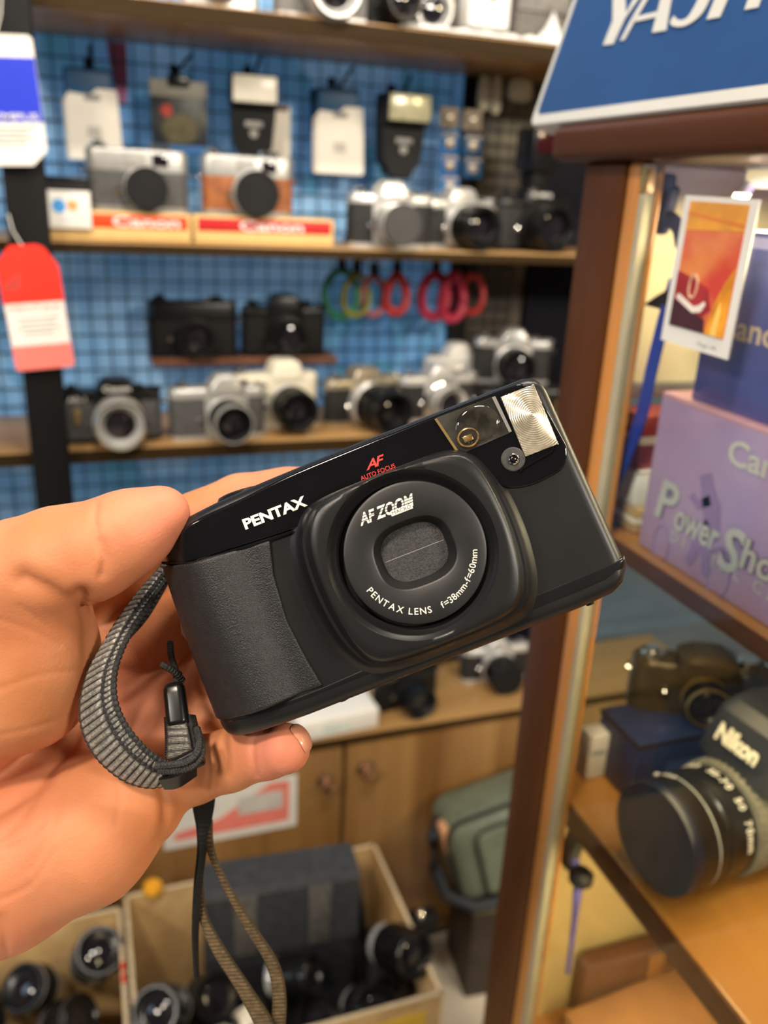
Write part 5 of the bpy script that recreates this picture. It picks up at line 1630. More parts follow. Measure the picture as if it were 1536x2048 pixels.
MAHO = wood('mahogany_varnish', (0.038, 0.011, 0.003), (0.120, 0.040, 0.009), 'z', 0.42, 0.05, 12)
MAHOY = wood('mahogany_varnish_rail', (0.040, 0.011, 0.003), (0.125, 0.040, 0.008), 'y', 0.42, 0.03, 12)
for w_ in (MAHO, MAHOY):
    w_.node_tree.nodes['Principled BSDF'].inputs['Specular IOR Level'].default_value = 0.22
AMBER = wood('amber_varnish', (0.32, 0.125, 0.022), (0.50, 0.225, 0.048), 'y', 0.25, 0.4, 10)
AMBERZ = wood('amber_varnish_bead', (0.36, 0.13, 0.025), (0.55, 0.23, 0.05), 'z', 0.3, 0.3, 10)
CREAMB = mat('cream_board', (0.74, 0.68, 0.46), 0.5, 0, 0.10, 9)
case = thing('display_case', 'varnished wooden glass display case at the right, under the blue and white sign', 'display case', U(0.62, 0.28, 0) - Vector((0, 0, H)))
CO = case.location.copy()


def cb(name, x0, x1, y0, y1, z0, z1, m, bev=0.002, parent=None, seg=2):
    a, b = U(x0, y0, z0) - CO, U(x1, y1, z1) - CO
    return MB().box((a + b) / 2, b - a, bev, seg).build(name, m, parent or case)


ZF = -H / S
Y0 = -0.25
cb('top_slab', 0.388, 0.90, Y0 - 0.04, 0.702, 0.032, 0.061, MAHOY, 0.006, seg=3)
pst = cb('corner_post', 0.401, 0.418, 0.604, 0.664, ZF, 0.032, MAHO, 0.003)
cb('amber_strip', 0.4025, 0.416, 0.584, 0.6035, ZF, 0.032, AMBERZ, 0.003)
cb('corner_post', 0.83, 0.88, 0.603, 0.664, ZF, 0.032, MAHO, 0.004)
cb('corner_post', 0.401, 0.455, Y0, Y0 + 0.06, ZF, 0.032, MAHO, 0.004)
cb('corner_post', 0.83, 0.88, Y0, Y0 + 0.06, ZF, 0.032, MAHO, 0.004)
CHAN = mat('pale_metal_channel', (0.40, 0.36, 0.25), 0.5, 0.15, 0.08, 20)
ch = cb('glass_channel', 0.4015, 0.412, 0.5755, 0.5835, -0.93, 0.030, CHAN, 0.0012)
cb('amber_strip', 0.4105, 0.4140, 0.5715, 0.5835, -0.93, 0.030, AMBERZ, 0.001)  # amber strip standing in for the post's reflection beside the channel
cb('brass_clip', 0.4005, 0.413, 0.5750, 0.584, 0.008, 0.028, BRASS, 0.002, ch)
GL = glass_pane('case_glass')
cb('glass_pane', 0.4045, 0.4085, Y0 + 0.06, 0.5750, -0.925, 0.030, GL, 0.0)
cb('shelf', 0.420, 0.83, Y0, 0.625, -0.2820, -0.268, AMBER, 0.002)
cb('shelf', 0.420, 0.83, Y0, 0.625, -0.5780, -0.553, AMBER, 0.002)
cb('shelf_edge', 0.4175, 0.4205, Y0, 0.600, -0.2835, -0.2685, MAHOY, 0.001)
cb('shelf_edge', 0.4175, 0.4205, Y0, 0.600, -0.5800, -0.554, MAHOY, 0.001)
cb('case_floor', 0.410, 0.85, Y0, 0.655, -0.95, -0.93, AMBER, 0.002)
cb('case_base', 0.405, 0.87, Y0 + 0.01, 0.655, ZF, -0.95, MAHO, 0.003)
cb('back_panel', 0.832, 0.840, Y0, 0.64, -0.93, 0.032, CREAMB, 0.0)
cb('end_panel', 0.4185, 0.83, 0.640, 0.648, -0.150, 0.032, CREAMB, 0.0)
cb('end_panel', 0.4185, 0.83, 0.640, 0.648, -0.93, -0.565, mat('gold_beige_board', (0.56, 0.44, 0.20), 0.4, 0, 0.12, 8), 0.0)
cb('end_glass', 0.4185, 0.83, 0.641, 0.645, -0.565, -0.150, GL, 0.0)
cb('end_rail', 0.4185, 0.83, 0.632, 0.655, -0.160, -0.148, mat('grey_aluminium', (0.35, 0.34, 0.31), 0.35, 0.6, 0.1, 20), 0.001)
# strip lights: under the lower shelf edge, under the upper shelf and under the top
LEDM = mat('warm_strip_light', (0.9, 0.8, 0.55), 0.4, 0, 0.02, 20, emit=(1.0, 0.74, 0.36), estr=2.6)


def strip_light(label, x, y0, y1, z, r, power, horizontal=False):
    a, b = U(x, y0, z), U(x, y1, z)
    o = thing('strip_light', label, 'lamp', (a + b) / 2, 0, 'strip lights in the display case')
    lh = abs(b.y - a.y)
    MB().box((0, 0, 0.004), (0.012, lh, 0.004), 0.001).build('lamp_holder', WHITEP, o)
    MB().lathe([(r * 0.8, -lh / 2), (r, -lh / 2 + 0.002), (r, lh / 2 - 0.002), (r * 0.8, lh / 2)], 16, Matrix.Translation((0, 0, -r * 0.4)) @ Matrix.Rotation(PI / 2, 4, 'X')).build('light_tube', LEDM, o)
    d = bpy.data.lights.new('strip_lamp', 'AREA'); d.shape = 'RECTANGLE'; d.size = 0.02; d.size_y = lh * 0.95
    d.energy = power; d.color = (1.0, 0.76, 0.42)
    lo_ = bpy.data.objects.new('strip_lamp', d); COL.objects.link(lo_); lo_.parent = o; lo_.location = (0, 0, -r * 2.2)
    return o


strip_light('warm strip light under the front edge of the lower case shelf', 0.4285, 0.05, 0.520, -0.5835, 0.0032, 1.5)
strip_light('warm strip light under the upper case shelf, above the black camera', 0.455, 0.0, 0.560, -0.2870, 0.0035, 0.75)
o = thing('case_lamp', 'white tube lamp under the top of the display case', 'lamp', U(0.478, 0.30, 0.0245))
lh = 0.255 * S
MB().lathe([(0.003, -lh), (0.0060, -lh + 0.002), (0.0066, -lh + 0.005), (0.0066, lh - 0.005), (0.0060, lh - 0.002), (0.003, lh)], 20, axis='y-').build('light_tube', mat('cream_tube', (0.85, 0.76, 0.58), 0.35, 0, 0.02, 20, emit=(1.0, 0.76, 0.42), estr=0.5), o)
MB().box((0, 0, 0.005), (0.012, 2 * lh, 0.004), 0.001).build('lamp_holder', WHITEP, o)
MB().tube([tuple(U(0.476, 0.553, 0.020) - o.location), tuple(U(0.462, 0.545, 0.008) - o.location), tuple(U(0.446, 0.535, -0.006) - o.location)], 0.0040, 8).build('lamp_cord', WHITEP, o)
d = bpy.data.lights.new('case_lamp', 'AREA'); d.shape = 'RECTANGLE'; d.size = 0.03; d.size_y = 2 * lh; d.energy = 3.0; d.color = (1.0, 0.78, 0.46)
lo_ = bpy.data.objects.new('case_lamp', d); COL.objects.link(lo_); lo_.parent = o; lo_.location = (0.0, 0, -0.010)

# ---- cartons in the case
FX = -PI / 2          # fronts face the aisle (-x)


def face_frame(x, y, z):
    """lettering frame on a face turned to -x: text runs towards -y."""
    p = U(x, y, z)
    return frameM((p.x, p.y, p.z), (0, -1, 0), (-1, 0, 0))


def case_box(name, label, x0, x1, y0, y1, z0, z1, m, cat='box', group='cartons in the display case', bev=0.0015, rz=0.0):
    c = (U(x0, y0, z0) + U(x1, y1, z0)) / 2
    o = thing(name, label, cat, c, rz, group)
    s = U(x1, y1, z1) - U(x0, y0, z0)
    MB().box((0, 0, s.z / 2), s, bev).build('box_body', m, o)
    return o, s


def on_box(o, x, y, z):
    """lettering frame local to a case_box thing (unrotated)."""
    p = U(x, y, z) - o.location
    return frameM((p.x, p.y, p.z), (0, -1, 0), (-1, 0, 0))


MAUVE = mat('mauve_carton', (0.42, 0.28, 0.52), 0.32, 0, 0.0, 9, col2=(0.55, 0.36, 0.56), coat=0.3)
mv, s = case_box('product_carton', 'mauve camera carton with silver lettering on the upper shelf of the case', 0.431, 0.56, 0.255, 0.5560, -0.2675, -0.1365, MAUVE)
MB().box((0, 0, s.z - 0.002), (s.x * 1.005, s.y * 1.002, 0.005), 0.002).build('pink_edge', mat('pink_edge', (0.70, 0.36, 0.45), 0.35), mv)
VIO = mat('violet_print', (0.30, 0.19, 0.40), 0.35, 0, 0.1, 20)
Mf = lambda y, z: on_box(mv, 0.4306, y, z)
mb = MB()
POSE = [(0.066, 0.083, 0.0065), (0.071, 0.073, 0.007), (0.078, 0.062, 0.0095), (0.083, 0.046, 0.0085), (0.080, 0.034, 0.0065), (0.083, 0.020, 0.005), (0.086, 0.010, 0.004)]
for PP in (POSE, [(0.081, 0.046, 0.007), (0.070, 0.035, 0.006), (0.068, 0.020, 0.0045), (0.064, 0.010, 0.004)], [(0.076, 0.066, 0.004), (0.064, 0.058, 0.0035), (0.055, 0.063, 0.003)]):
    lft = []; rgt = []
    for i, (dx, dz, r_) in enumerate(PP):
        q0_, q1_ = PP[max(0, i - 1)], PP[min(len(PP) - 1, i + 1)]
        t_ = Vector((q1_[0] - q0_[0], q1_[1] - q0_[1])).normalized()
        lft.append(((dx - t_.y * r_) * S, (dz + t_.x * r_) * S)); rgt.append(((dx + t_.y * r_) * S, (dz - t_.x * r_) * S))
    mb.prism(lft + rgt[::-1], 0.0002, 0.0004, Mf(0.556, -0.2675))
mb.build('printed_shape', VIO, mv, smooth=False)
for rr, cxp, czp in ((0.020, 0.098, 0.016), (0.016, 0.030, 0.012)):
    MB().tube([tuple(Mf(0.556, -0.2675) @ Vector(((cxp + rr * math.cos(t) * 0.6) * S, (czp + rr * math.sin(t)) * S, 0.0002))) for t in [2 * PI * k / 30 for k in range(30)]], 0.0006, 5, True).build('printed_ring', VIO, mv)
SILV = mat('silver_lettering', (0.62, 0.58, 0.55), 0.35, 0.2, 0.05, 60)


def pxl(x, px, py):
    p = PX(px, py, x * S)
    return p.y / S, (p.z - H) / S


y_, z_ = pxl(0.4303, 1453, 925)
lettering('lettering', 'Canon', mat('cream_silver', (0.66, 0.60, 0.55), 0.4), mv, on_box(mv, 0.4303, y_, z_), 0.078 * S, 0.0185 * S, offset=0.02, extrude=0.005)
y_, z_ = pxl(0.4303, 1313, 1027)
DKV = mat('dark_violet_edge', (0.16, 0.10, 0.20), 0.4)
for m_, off, x_, dz in ((DKV, 0.06, 0.4303, 0.0), (SILV, 0.022, 0.4299, 0.0)):
    lettering('lettering', 'P', m_, mv, on_box(mv, x_, y_ + 0.002, z_ - 0.002), 0.026 * S, 0.0330 * S, shear=0.15, offset=off, extrude=0.006)
    lettering('lettering', 'ower', m_, mv, on_box(mv, x_, y_ - 0.0235, z_ - 0.004), 0.051 * S, 0.0165 * S, shear=0.1, offset=off, extrude=0.006)
    lettering('lettering', 'S', m_, mv, on_box(mv, x_, y_ - 0.0770, z_ - 0.013), 0.0225 * S, 0.0350 * S, shear=0.15, offset=off, extrude=0.006)
    lettering('lettering', 'hot', m_, mv, on_box(mv, x_, y_ - 0.0985, z_ - 0.004), 0.044 * S, 0.0230 * S, shear=0.1, offset=off, extrude=0.006)
y_, z_ = pxl(0.4303, 1340, 1082)
lettering('lettering', 'DIGITAL CAMERA', SILV, mv, on_box(mv, 0.4303, y_, z_), 0.170 * S, 0.0095 * S, offset=0.008, spacing=1.7, extrude=0.005)

NAVYB = mat('violet_blue_carton', (0.10, 0.10, 0.36), 0.32, 0, 0.10, 9, coat=0.3)
nb_, s = case_box('product_carton', 'violet-blue camera carton standing on top of the mauve one', 0.436, 0.555, 0.28, 0.528, -0.1360, -0.012, NAVYB)
MB().box((-s.x / 2 - 0.0002, -0.028, s.z / 2), (0.0008, 0.010, s.z * 0.98), 0).build('pale_stripe', mat('lilac_band', (0.32, 0.27, 0.62), 0.3), nb_, smooth=False)  # paler upright stripe on the carton front
MB().box((-s.x / 2 - 0.0001, 0.0, s.z - 0.006), (0.0008, s.y * 0.99, 0.006), 0).build('top_edge', mat('lilac_band', (0.32, 0.27, 0.62)), nb_, smooth=False)
y_, z_ = pxl(0.4355, 1470, 668)
lettering('lettering', 'Canon', mat('peach_lettering', (0.72, 0.52, 0.40), 0.4), nb_, on_box(nb_, 0.4355, y_ + 0.018, z_ - 0.004), 0.072 * S, 0.0175 * S, offset=0.02, extrude=0.005)

# picture card taped on the glass
CARx = 0.4030
pts = [PX(px, py, CARx * S) for px, py in ((1375, 392), (1526, 392), (1452, 722), (1321, 680))]
cy_ = (pts[0].y + pts[3].y) / 2; cy2 = (pts[1].y + pts[2].y) / 2
w_ = abs(cy_ - cy2); h_ = pts[0].z - pts[3].z
ctr = Vector((CARx * S, (cy_ + cy2) / 2, (pts[0].z + pts[3].z + pts[1].z + pts[2].z) / 4))
o = thing('photo_card', 'glossy photo card of a red car front, taped on the case glass', 'photo', ctr, 0)
phi = math.atan2((pts[0].y - pts[3].y), h_)
PM = frameM((0, 0, 0), (0, -1, phi * 0 - 0.02), (-1, 0, 0))
MB().box((0, 0, 0), (w_, h_, 0.0012), 0, M=PM).build('card', PAPER, o, smooth=False)
PIC = mat('orange_red_photo', (0.80, 0.30, 0.08), 0.25, 0, 0, 22, col2=(0.62, 0.06, 0.03), lo=0.35, hi=0.62, coat=0.5)
pw, ph = w_ * 0.80, h_ * 0.84
MB().box((0.000, 0.012 * 0.3, 0.0008), (pw, ph, 0.0004), 0, M=PM).build('picture', PIC, o, smooth=False)


def flat(name, poly, m, z):
    return MB().prism([(x * pw / 2, y * ph / 2 + 0.0036) for x, y in poly], z, z + 0.0003, PM).build(name, m, o, smooth=False)


flat('picture_area', [(-1, 0.55), (1, 0.62), (1, 1), (-1, 1)], mat('photo_orange', (0.85, 0.36, 0.03), 0.25, 0, 0.2, 40, coat=0.5), 0.0009)
flat('picture_area', [(-1, 0.84), (1, 0.72), (1, 0.66), (-1, 0.80)], mat('photo_amber', (0.72, 0.22, 0.04), 0.25), 0.0011)
flat('picture_area', [(-1, -0.10), (-0.4, -0.18), (0.2, -0.30), (0.4, -0.62), (0.0, -0.85), (-1, -0.62)], mat('photo_deep_red', (0.36, 0.03, 0.03), 0.25, 0, 0.2, 60), 0.0010)
flat('picture_area', [(-1, -0.55), (-0.3, -0.70), (0.25, -0.78), (0.32, -1), (-1, -1)], mat('photo_dark', (0.06, 0.018, 0.022), 0.25), 0.0011)
flat('picture_area', [(0.36, -1), (0.50, -0.5), (0.75, -0.15), (1, 0.1), (1, -1)], mat('photo_flame', (0.90, 0.32, 0.02), 0.25, 0, 0.35, 60), 0.0012)
flat('picture_area', [(0.55, -1), (0.62, -0.62), (0.72, -0.45), (0.78, -0.62), (0.76, -1)], mat('photo_yellow', (0.95, 0.62, 0.14), 0.25), 0.0013)
flat('picture_bumper', [(-0.88, -0.50), (-0.80, -0.46), (-0.2, -0.62), (0.0, -0.58), (0.16, -0.50), (0.22, -0.56), (0.10, -0.68), (-0.2, -0.72), (-0.86, -0.55)], mat('photo_white', (0.80, 0.74, 0.66), 0.25), 0.0014)
MB().tube([tuple(PM @ Vector((-0.17 * pw + 0.0034 * math.cos(t), -0.10 * ph + 0.0062 * math.sin(t), 0.0012))) for t in [2 * PI * k / 30 for k in range(30)]], 0.0008, 5, True).build('picture_badge', mat('photo_badge', (0.70, 0.45, 0.30), 0.3), o)
lettering('caption', 'Magic life', GREYP, o, PM @ Matrix.Translation((w_ * 0.06, -h_ * 0.47, 0.0008)), 0.016, 0.0026, extrude=0.005)
TAPE = mat('clear_tape', (0.70, 0.68, 0.6), 0.2)

# straps hanging in the upper compartment
BS = mat('royal_blue_strap', (0.015, 0.045, 0.36), 0.45, 0, 0.1, 30)
NVS = mat('navy_webbing', (0.035, 0.035, 0.075), 0.55, 0, 0.2, 40)


def band(pts, w, th, n=60):
    """flat band along world points; w across (roughly along y), th thick."""
    P = resample(catmull(pts, 10), n, False); rings = []
    for i in range(n):
        t = (P[min(n - 1, i + 1)] - P[max(0, i - 1)]).normalized()
        nx_ = Vector((-1, 0, 0)); b = t.cross(nx_).normalized(); q = b.cross(t)
        rings.append([P[i] + b * x + q * y for x, y in ((-w / 2, -th / 2), (w / 2, -th / 2), (w / 2, th / 2), (-w / 2, th / 2))])
    return MB().loft(rings)


q0 = PX(1330, 640, 0.425 * S)
o = thing('camera_strap', 'royal blue camera strap hanging down inside the case beside the photo card', 'strap', q0)
band([PX(px, py, x * S) - q0 for px, py, x in ((1350, 560, 0.428), (1326, 645, 0.426), (1303, 740, 0.424), (1283, 830, 0.423), (1255, 905, 0.422), (1232, 960, 0.421), (1212, 1020, 0.421))], 0.0105, 0.0016).build('strap_band', BS, o, 50)
qp = [PX(px, py, 0.427 * S) - q0 for px, py in ((1289, 610), (1318, 590), (1345, 575), (1345, 628), (1320, 618))]
MB().loft([[p + Vector((-0.001, 0, 0)) for p in qp], [p + Vector((0.003, 0, 0)) for p in qp]]).build('strap_pad', BLKM, o, smooth=False)
q0 = PX(1322, 430, 0.43 * S)
o = thing('strap_buckle', 'dark navy strap buckle hanging at the top left corner inside the case', 'buckle', q0)
MB().box((0, 0, 0.004), (0.010, 0.018, 0.030), 0.004, 3, rot=(R(12), 0, 0)).build('buckle_body', NVS, o)
MB().box((-0.002, -0.001, 0.018), (0.010, 0.014, 0.012), 0.003, 3).build('buckle_head', NVS, o)
band([PX(px, py, 0.43 * S) - q0 for px, py in ((1325, 430), (1340, 437), (1356, 455), (1362, 490))], 0.009, 0.002, 30).build('strap_band', NVS, o, 50)
# small goods at the far end of the upper shelf
o, s = case_box('film_carton', 'small red carton at the far end of the upper case shelf', 0.440, 0.52, 0.585, 0.625, -0.2120, -0.165, mat('wine_red_carton', (0.34, 0.05, 0.06), 0.4, 0, 0.1, 20), rz=0.0)
MB().box((0, 0, s.z * 0.55), (s.x * 1.01, s.y * 1.01, s.z * 0.15), 0).build('pale_band', WHC, o, smooth=False)
o, s = case_box('film_carton', 'small white carton under the red one at the far end of the upper shelf', 0.440, 0.52, 0.580, 0.625, -0.2440, -0.2125, WHITEP)
MB().box((0, 0, s.z * 0.97), (s.x * 1.01, s.y * 1.01, s.z * 0.04), 0).build('lid_seam', GREYP, o, smooth=False)
o, s = case_box('film_carton', 'small tan carton at the bottom of the red and white stack', 0.440, 0.53, 0.575, 0.625, -0.2675, -0.2445, mat('tan_carton', (0.52, 0.35, 0.17), 0.45, 0, 0.1, 20))
MB().box((0, 0, s.z * 0.5), (s.x * 1.01, s.y * 1.01, s.z * 0.2), 0).build('print_band', WHC, o, smooth=False)

# ---- black reflex with zoom lens on the middle shelf
nk = thing('film_camera', 'large black reflex camera with gold-ringed lens and navy lens cap in the case', 'camera', U(0.600, 0.481, -0.5525), FX + R(6), None)
NS = 1.2
nk.scale = (NS,) * 3
OLG = mat('olive_grey_rubber', (0.20, 0.185, 0.14), 0.5, 0, 0.15, 120)
GOLDR = mat('pale_gold_ring', (0.72, 0.62, 0.36), 0.3, 0.4, 0.06, 40)
NB = mat('black_body_shell', (0.010, 0.011, 0.013), 0.38, 0, 0.15, 60, 0.15, 900)
rr = rrect(0.15, 0.040, 0.014, 6)
MB().loft([[(x, y, 0.0) for x, y in rr], [(x, y, 0.060) for x, y in rr], [(x * 0.99, y * 0.95, 0.070) for x, y in rr], [(x * 0.95, y * 0.8, 0.0745) for x, y in rr]]).build('body', NB, nk, 40)
MB().loft([[(x + 0.062, y - 0.012, z) for x, y in rrect(0.034 * s, 0.038 * s, 0.012 * s, 6)] for z, s in ((0.002, 0.95), (0.03, 1.0), (0.060, 1.0), (0.066, 0.85))]).build('hand_grip', LEATHER, nk, 40)
MB().loft([[(x * 0.056 * s, -0.022 + (y - 0.25) * 0.060 * sy, z) for x, y in rrect(1, 1, 0.2, 5)] for z, s, sy in ((0.066, 1.15, 1.0), (0.078, 1.05, 1.0), (0.098, 0.86, 0.9), (0.104, 0.7, 0.75))]).build('prism_housing', mat('grey_black_shell', (0.022, 0.024, 0.030), 0.45, 0, 0.12, 60), nk, 30)
lettering('wordmark', 'Nikon', mat('cream_lettering', (0.80, 0.74, 0.58), 0.4), nk, frameM((-0.0150, -0.0690, 0.0810), (1, 0.0, 0), (0, -1, 0.22)), 0.0300, 0.0115, shear=0.18, offset=0.035, extrude=0.02)
MB().loft([[(x * 0.070 * s, -0.022 + y * 0.01, z * 1.0 + 0.036) for x, z in [(0.5 * math.cos(t), 0.036 * math.sin(t)) for t in [2 * PI * k / 40 for k in range(40)]]] for s, y in ((1.1, 1), (1.06, 0), (0.98, -0.4))]).build('mount_block', NB, nk, 40)
for x, z in ((-0.045, 0.0745), (0.045, 0.0745)):
    MB().lathe([(0.012, 0), (0.012, 0.008), (0.0105, 0.010)], 24, Matrix.Translation((x, 0, z))).build('dial', BLKP, nk)
MB().lathe([(0.0055, 0), (0.0055, 0.004), (0.004, 0.0055)], 20, Matrix.Translation((-0.040, -0.021, 0.060)), 'y-').build('front_lamp', CHROMEB, nk)
LK = 1.30
T = Matrix.Translation((0, -0.026, 0.036)) @ Matrix.Scale(LK, 4, (0, 1, 0))
LR = 0.0315
MB().lathe([(LR * 1.06, 0), (LR * 1.13, 0.002), (LR * 1.13, 0.006), (LR * 1.05, 0.0085)], 56, T, 'y-').build('gold_ring', GOLDR, nk, label='pale gold ring at the lens mount')
prof = [(LR * 0.98, 0.006), (LR * 0.98, 0.012)]
for i in range(7):
    a_ = 0.0125 + i * 0.0032
    prof += [(LR * 0.985, a_), (LR * 1.03, a_ + 0.0004), (LR * 1.03, a_ + 0.0022), (LR * 0.985, a_ + 0.0026)]
MB().lathe(prof, 56, T, 'y-', caps=True).build('zoom_ring', OLG, nk, 30)
mb = MB()
for k in range(44):
    a_ = 2 * PI * k / 44
    mb.box((LR * 1.035 * math.cos(a_), -0.026 - 0.024 * LK, 0.036 + LR * 1.035 * math.sin(a_)), (0.0016, 0.021 * LK, 0.0022), 0.0, rot=(0, -a_, 0))
mb.build('grip_ribs', OLG, nk, smooth=False)
lbk = MB().lathe([(LR * 0.97, 0.035), (LR * 1.0, 0.0365), (LR * 1.0, 0.050), (LR * 0.97, 0.051), (LR * 0.97, 0.0525), (LR * 1.0, 0.053), (LR * 1.0, 0.0655), (LR * 0.985, 0.067)], 56, T, 'y-').build('lens_barrel', BLKP, nk, 30)


def ring_text(body, yl, a0, hgt, m, r):
    mb = MB(); a = a0
    for c_ in body:
        if c_ == ' ':
            a += hgt * 0.5 / r; continue
        v, f = text_geo(c_, 0.02, 0, 0.01)
        sc = hgt / 0.72
        xs = [p[0] for p in v]; w = (max(xs) - min(xs)) * sc
        am = a + w / 2 / r
        V2 = []
        for x, y, z in v:
            X = (x - min(xs)) * sc - w / 2; th = PI / 2 - (am + X / r)
            rad = r + z * sc
            V2.append((rad * math.cos(th), -0.026 - yl * LK + y * sc, 0.036 + rad * math.sin(th)))
        mb.add(V2, f)
        a += (w + hgt * 0.2) / r
    return mb.build('scale_numbers', m, lbk, smooth=False)


ring_text('35-70mm  1:3.3   35-70  50  70mm', 0.0415, -1.9, 0.0048, INK, LR * 1.003)
ring_text('1:3.3   52mm   1:3.3', 0.0585, -1.5, 0.0032, INK, LR * 1.003)
ring_text('1.5  0.7m  22  16  11  8', 0.0098 + 0.001, -1.6, 0.0028, INK, LR * 1.035)
MB().lathe([(LR * 1.003, 0.0566), (LR * 1.008, 0.0568), (LR * 1.008, 0.0572), (LR * 1.003, 0.0574)], 56, T, 'y-', caps=False).build('trim_ring', GREYP, nk)
MB().lathe([(0.0014, 0), (0.0014, 0.0006)], 16, Matrix.Translation((-LR * 0.72, -0.026 - 0.0575 * LK, 0.036 + LR * 0.72)) @ Matrix.Rotation(-R(45), 4, 'Y')).build('index_dot', INK, lbk)
NAVC = mat('navy_black_cap', (0.004, 0.008, 0.022), 0.35, 0, 0.15, 40, 0.1, 600)
MB().lathe([(LR * 0.99, 0.0655), (LR * 1.015, 0.066), (LR * 1.015, 0.0695), (LR * 0.99, 0.0710), (LR * 0.9, 0.0715), (LR * 0.5, 0.0717)], 56, T, 'y-').build('lens_cap', NAVC, nk, 30)

NVB = mat('dark_navy_carton', (0.010, 0.022, 0.075), 0.4, 0, 0.15, 20)
o, s = case_box('product_carton', 'dark navy carton on the middle case shelf behind the black reflex', 0.474, 0.66, 0.560, 0.628, -0.5525, -0.482, NVB, bev=0.004)
MB().box((0, 0, s.z * 0.93), (s.x * 1.004, s.y * 1.004, 0.004), 0.001).build('lid_edge', BLKM, o, smooth=False)
MB().box((0, -s.y / 2 - 0.0003, s.z * 0.5), (s.x * 0.6, 0.0006, s.z * 0.2), 0).build('print_band', mat('dull_blue_print', (0.03, 0.06, 0.16), 0.4), o, smooth=False)
DKB = mat('dark_bronze', (0.06, 0.045, 0.025), 0.32, 0.5, 0.2, 60)
slr('dark bronze-toned old camera lying on the dark navy carton in the case', U(0.570, 0.598, -0.4815), R(-28), w=0.128, h=0.062, d=0.030, body=DKB, top=DKB, prism='round', ring=BRASS, barrel=BLKP, lr=0.020, ll=0.020, scale=0.9, lz=0.022, group=None)
o, s = case_box('paper_slip', 'white paper slip standing at the far left of the middle case shelf', 0.452, 0.475, 0.605, 0.625, -0.5525, -0.500, mat('greyish_white_card', (0.62, 0.58, 0.55), 0.5, 0, 0.06, 20), cat='paper')
MB().box((0, -s.y / 2, s.z * 0.6), (s.x * 0.7, 0.0006, s.z * 0.1), 0).build('print_band', GREYP, o, smooth=False)

# ---- bottom compartment
zb_ = -0.9295
TANW = mat('tan_leather_case', (0.42, 0.20, 0.075), 0.42, 0, 0.15, 20, 0.2, 400)
o, s = case_box('leather_case', 'tan leather case lying at the far end of the bottom compartment', 0.47, 0.66, 0.53, 0.61, zb_, zb_ + 0.055, TANW, bev=0.008, cat='case', group='things in the bottom compartment', rz=R(5))
MB().box((0, -s.y / 2 - 0.001, s.z * 0.6), (0.018, 0.004, 0.026), 0.002).build('clasp', BRASS, o)
MB().box((0, 0, s.z * 0.72), (s.x * 1.01, s.y * 1.01, 0.003), 0.001).build('lid_seam', MAHO, o)
o, s = case_box('leather_case', 'dark brown leather case standing against the back of the bottom compartment', 0.50, 0.70, 0.612, 0.636, zb_, zb_ + 0.10, mat('dark_brown_leather', (0.13, 0.055, 0.025), 0.42, 0, 0.15, 20), bev=0.008, cat='case', group='things in the bottom compartment')
MB().box((0, -s.y / 2 - 0.001, s.z * 0.7), (0.018, 0.004, 0.03), 0.002).build('clasp', BRASS, o)
o, s = case_box('leather_case', 'orange-brown leather case in front of the tan one in the bottom compartment', 0.50, 0.62, 0.42, 0.49, zb_, zb_ + 0.062, mat('orange_leather', (0.55, 0.23, 0.07), 0.42, 0, 0.15, 20), bev=0.012, cat='case', group='things in the bottom compartment', rz=R(-12))
MB().box((-s.x / 2 - 0.001, 0, s.z * 0.6), (0.004, 0.02, 0.02), 0.002).build('clasp', BRASS, o)
lens_thing('grey-black lens standing in the bottom compartment before the leather cases', U(0.478, 0.475, zb_), 0.034, 0.05, (0, 0, 0), GM, 'things in the bottom compartment')
q0 = PX(1150, 1760, 0.432 * S)
o = thing('cord', 'violet-blue cord hanging in the bottom compartment near the post', 'cord', q0)
MB().tube([PX(px, py, 0.432 * S) - q0 for px, py in ((1143, 1668), (1152, 1735), (1156, 1775), (1150, 1830), (1143, 1890), (1135, 1945))], [0.004, 0.004, 0.0042, 0.0026, 0.0022, 0.002], 8).build('cord_strand', mat('violet_blue_cord', (0.07, 0.06, 0.22), 0.5, 0, 0.2, 40), o)
MB().box(tuple(PX(1146, 1690, 0.432 * S) - q0), (0.010, 0.018, 0.050), 0.004, 3, rot=(R(14), 0, 0)).build('cord_sleeve', mat('grey_black_web', (0.07, 0.065, 0.05), 0.5, 0, 0.3, 90), o)
MB().lathe([(0.006, 0), (0.010, 0.004), (0.010, 0.010), (0.006, 0.014)], 16, Matrix.Translation(PX(1160, 1768, 0.432 * S) - q0)).build('cord_stopper', BLKM, o)

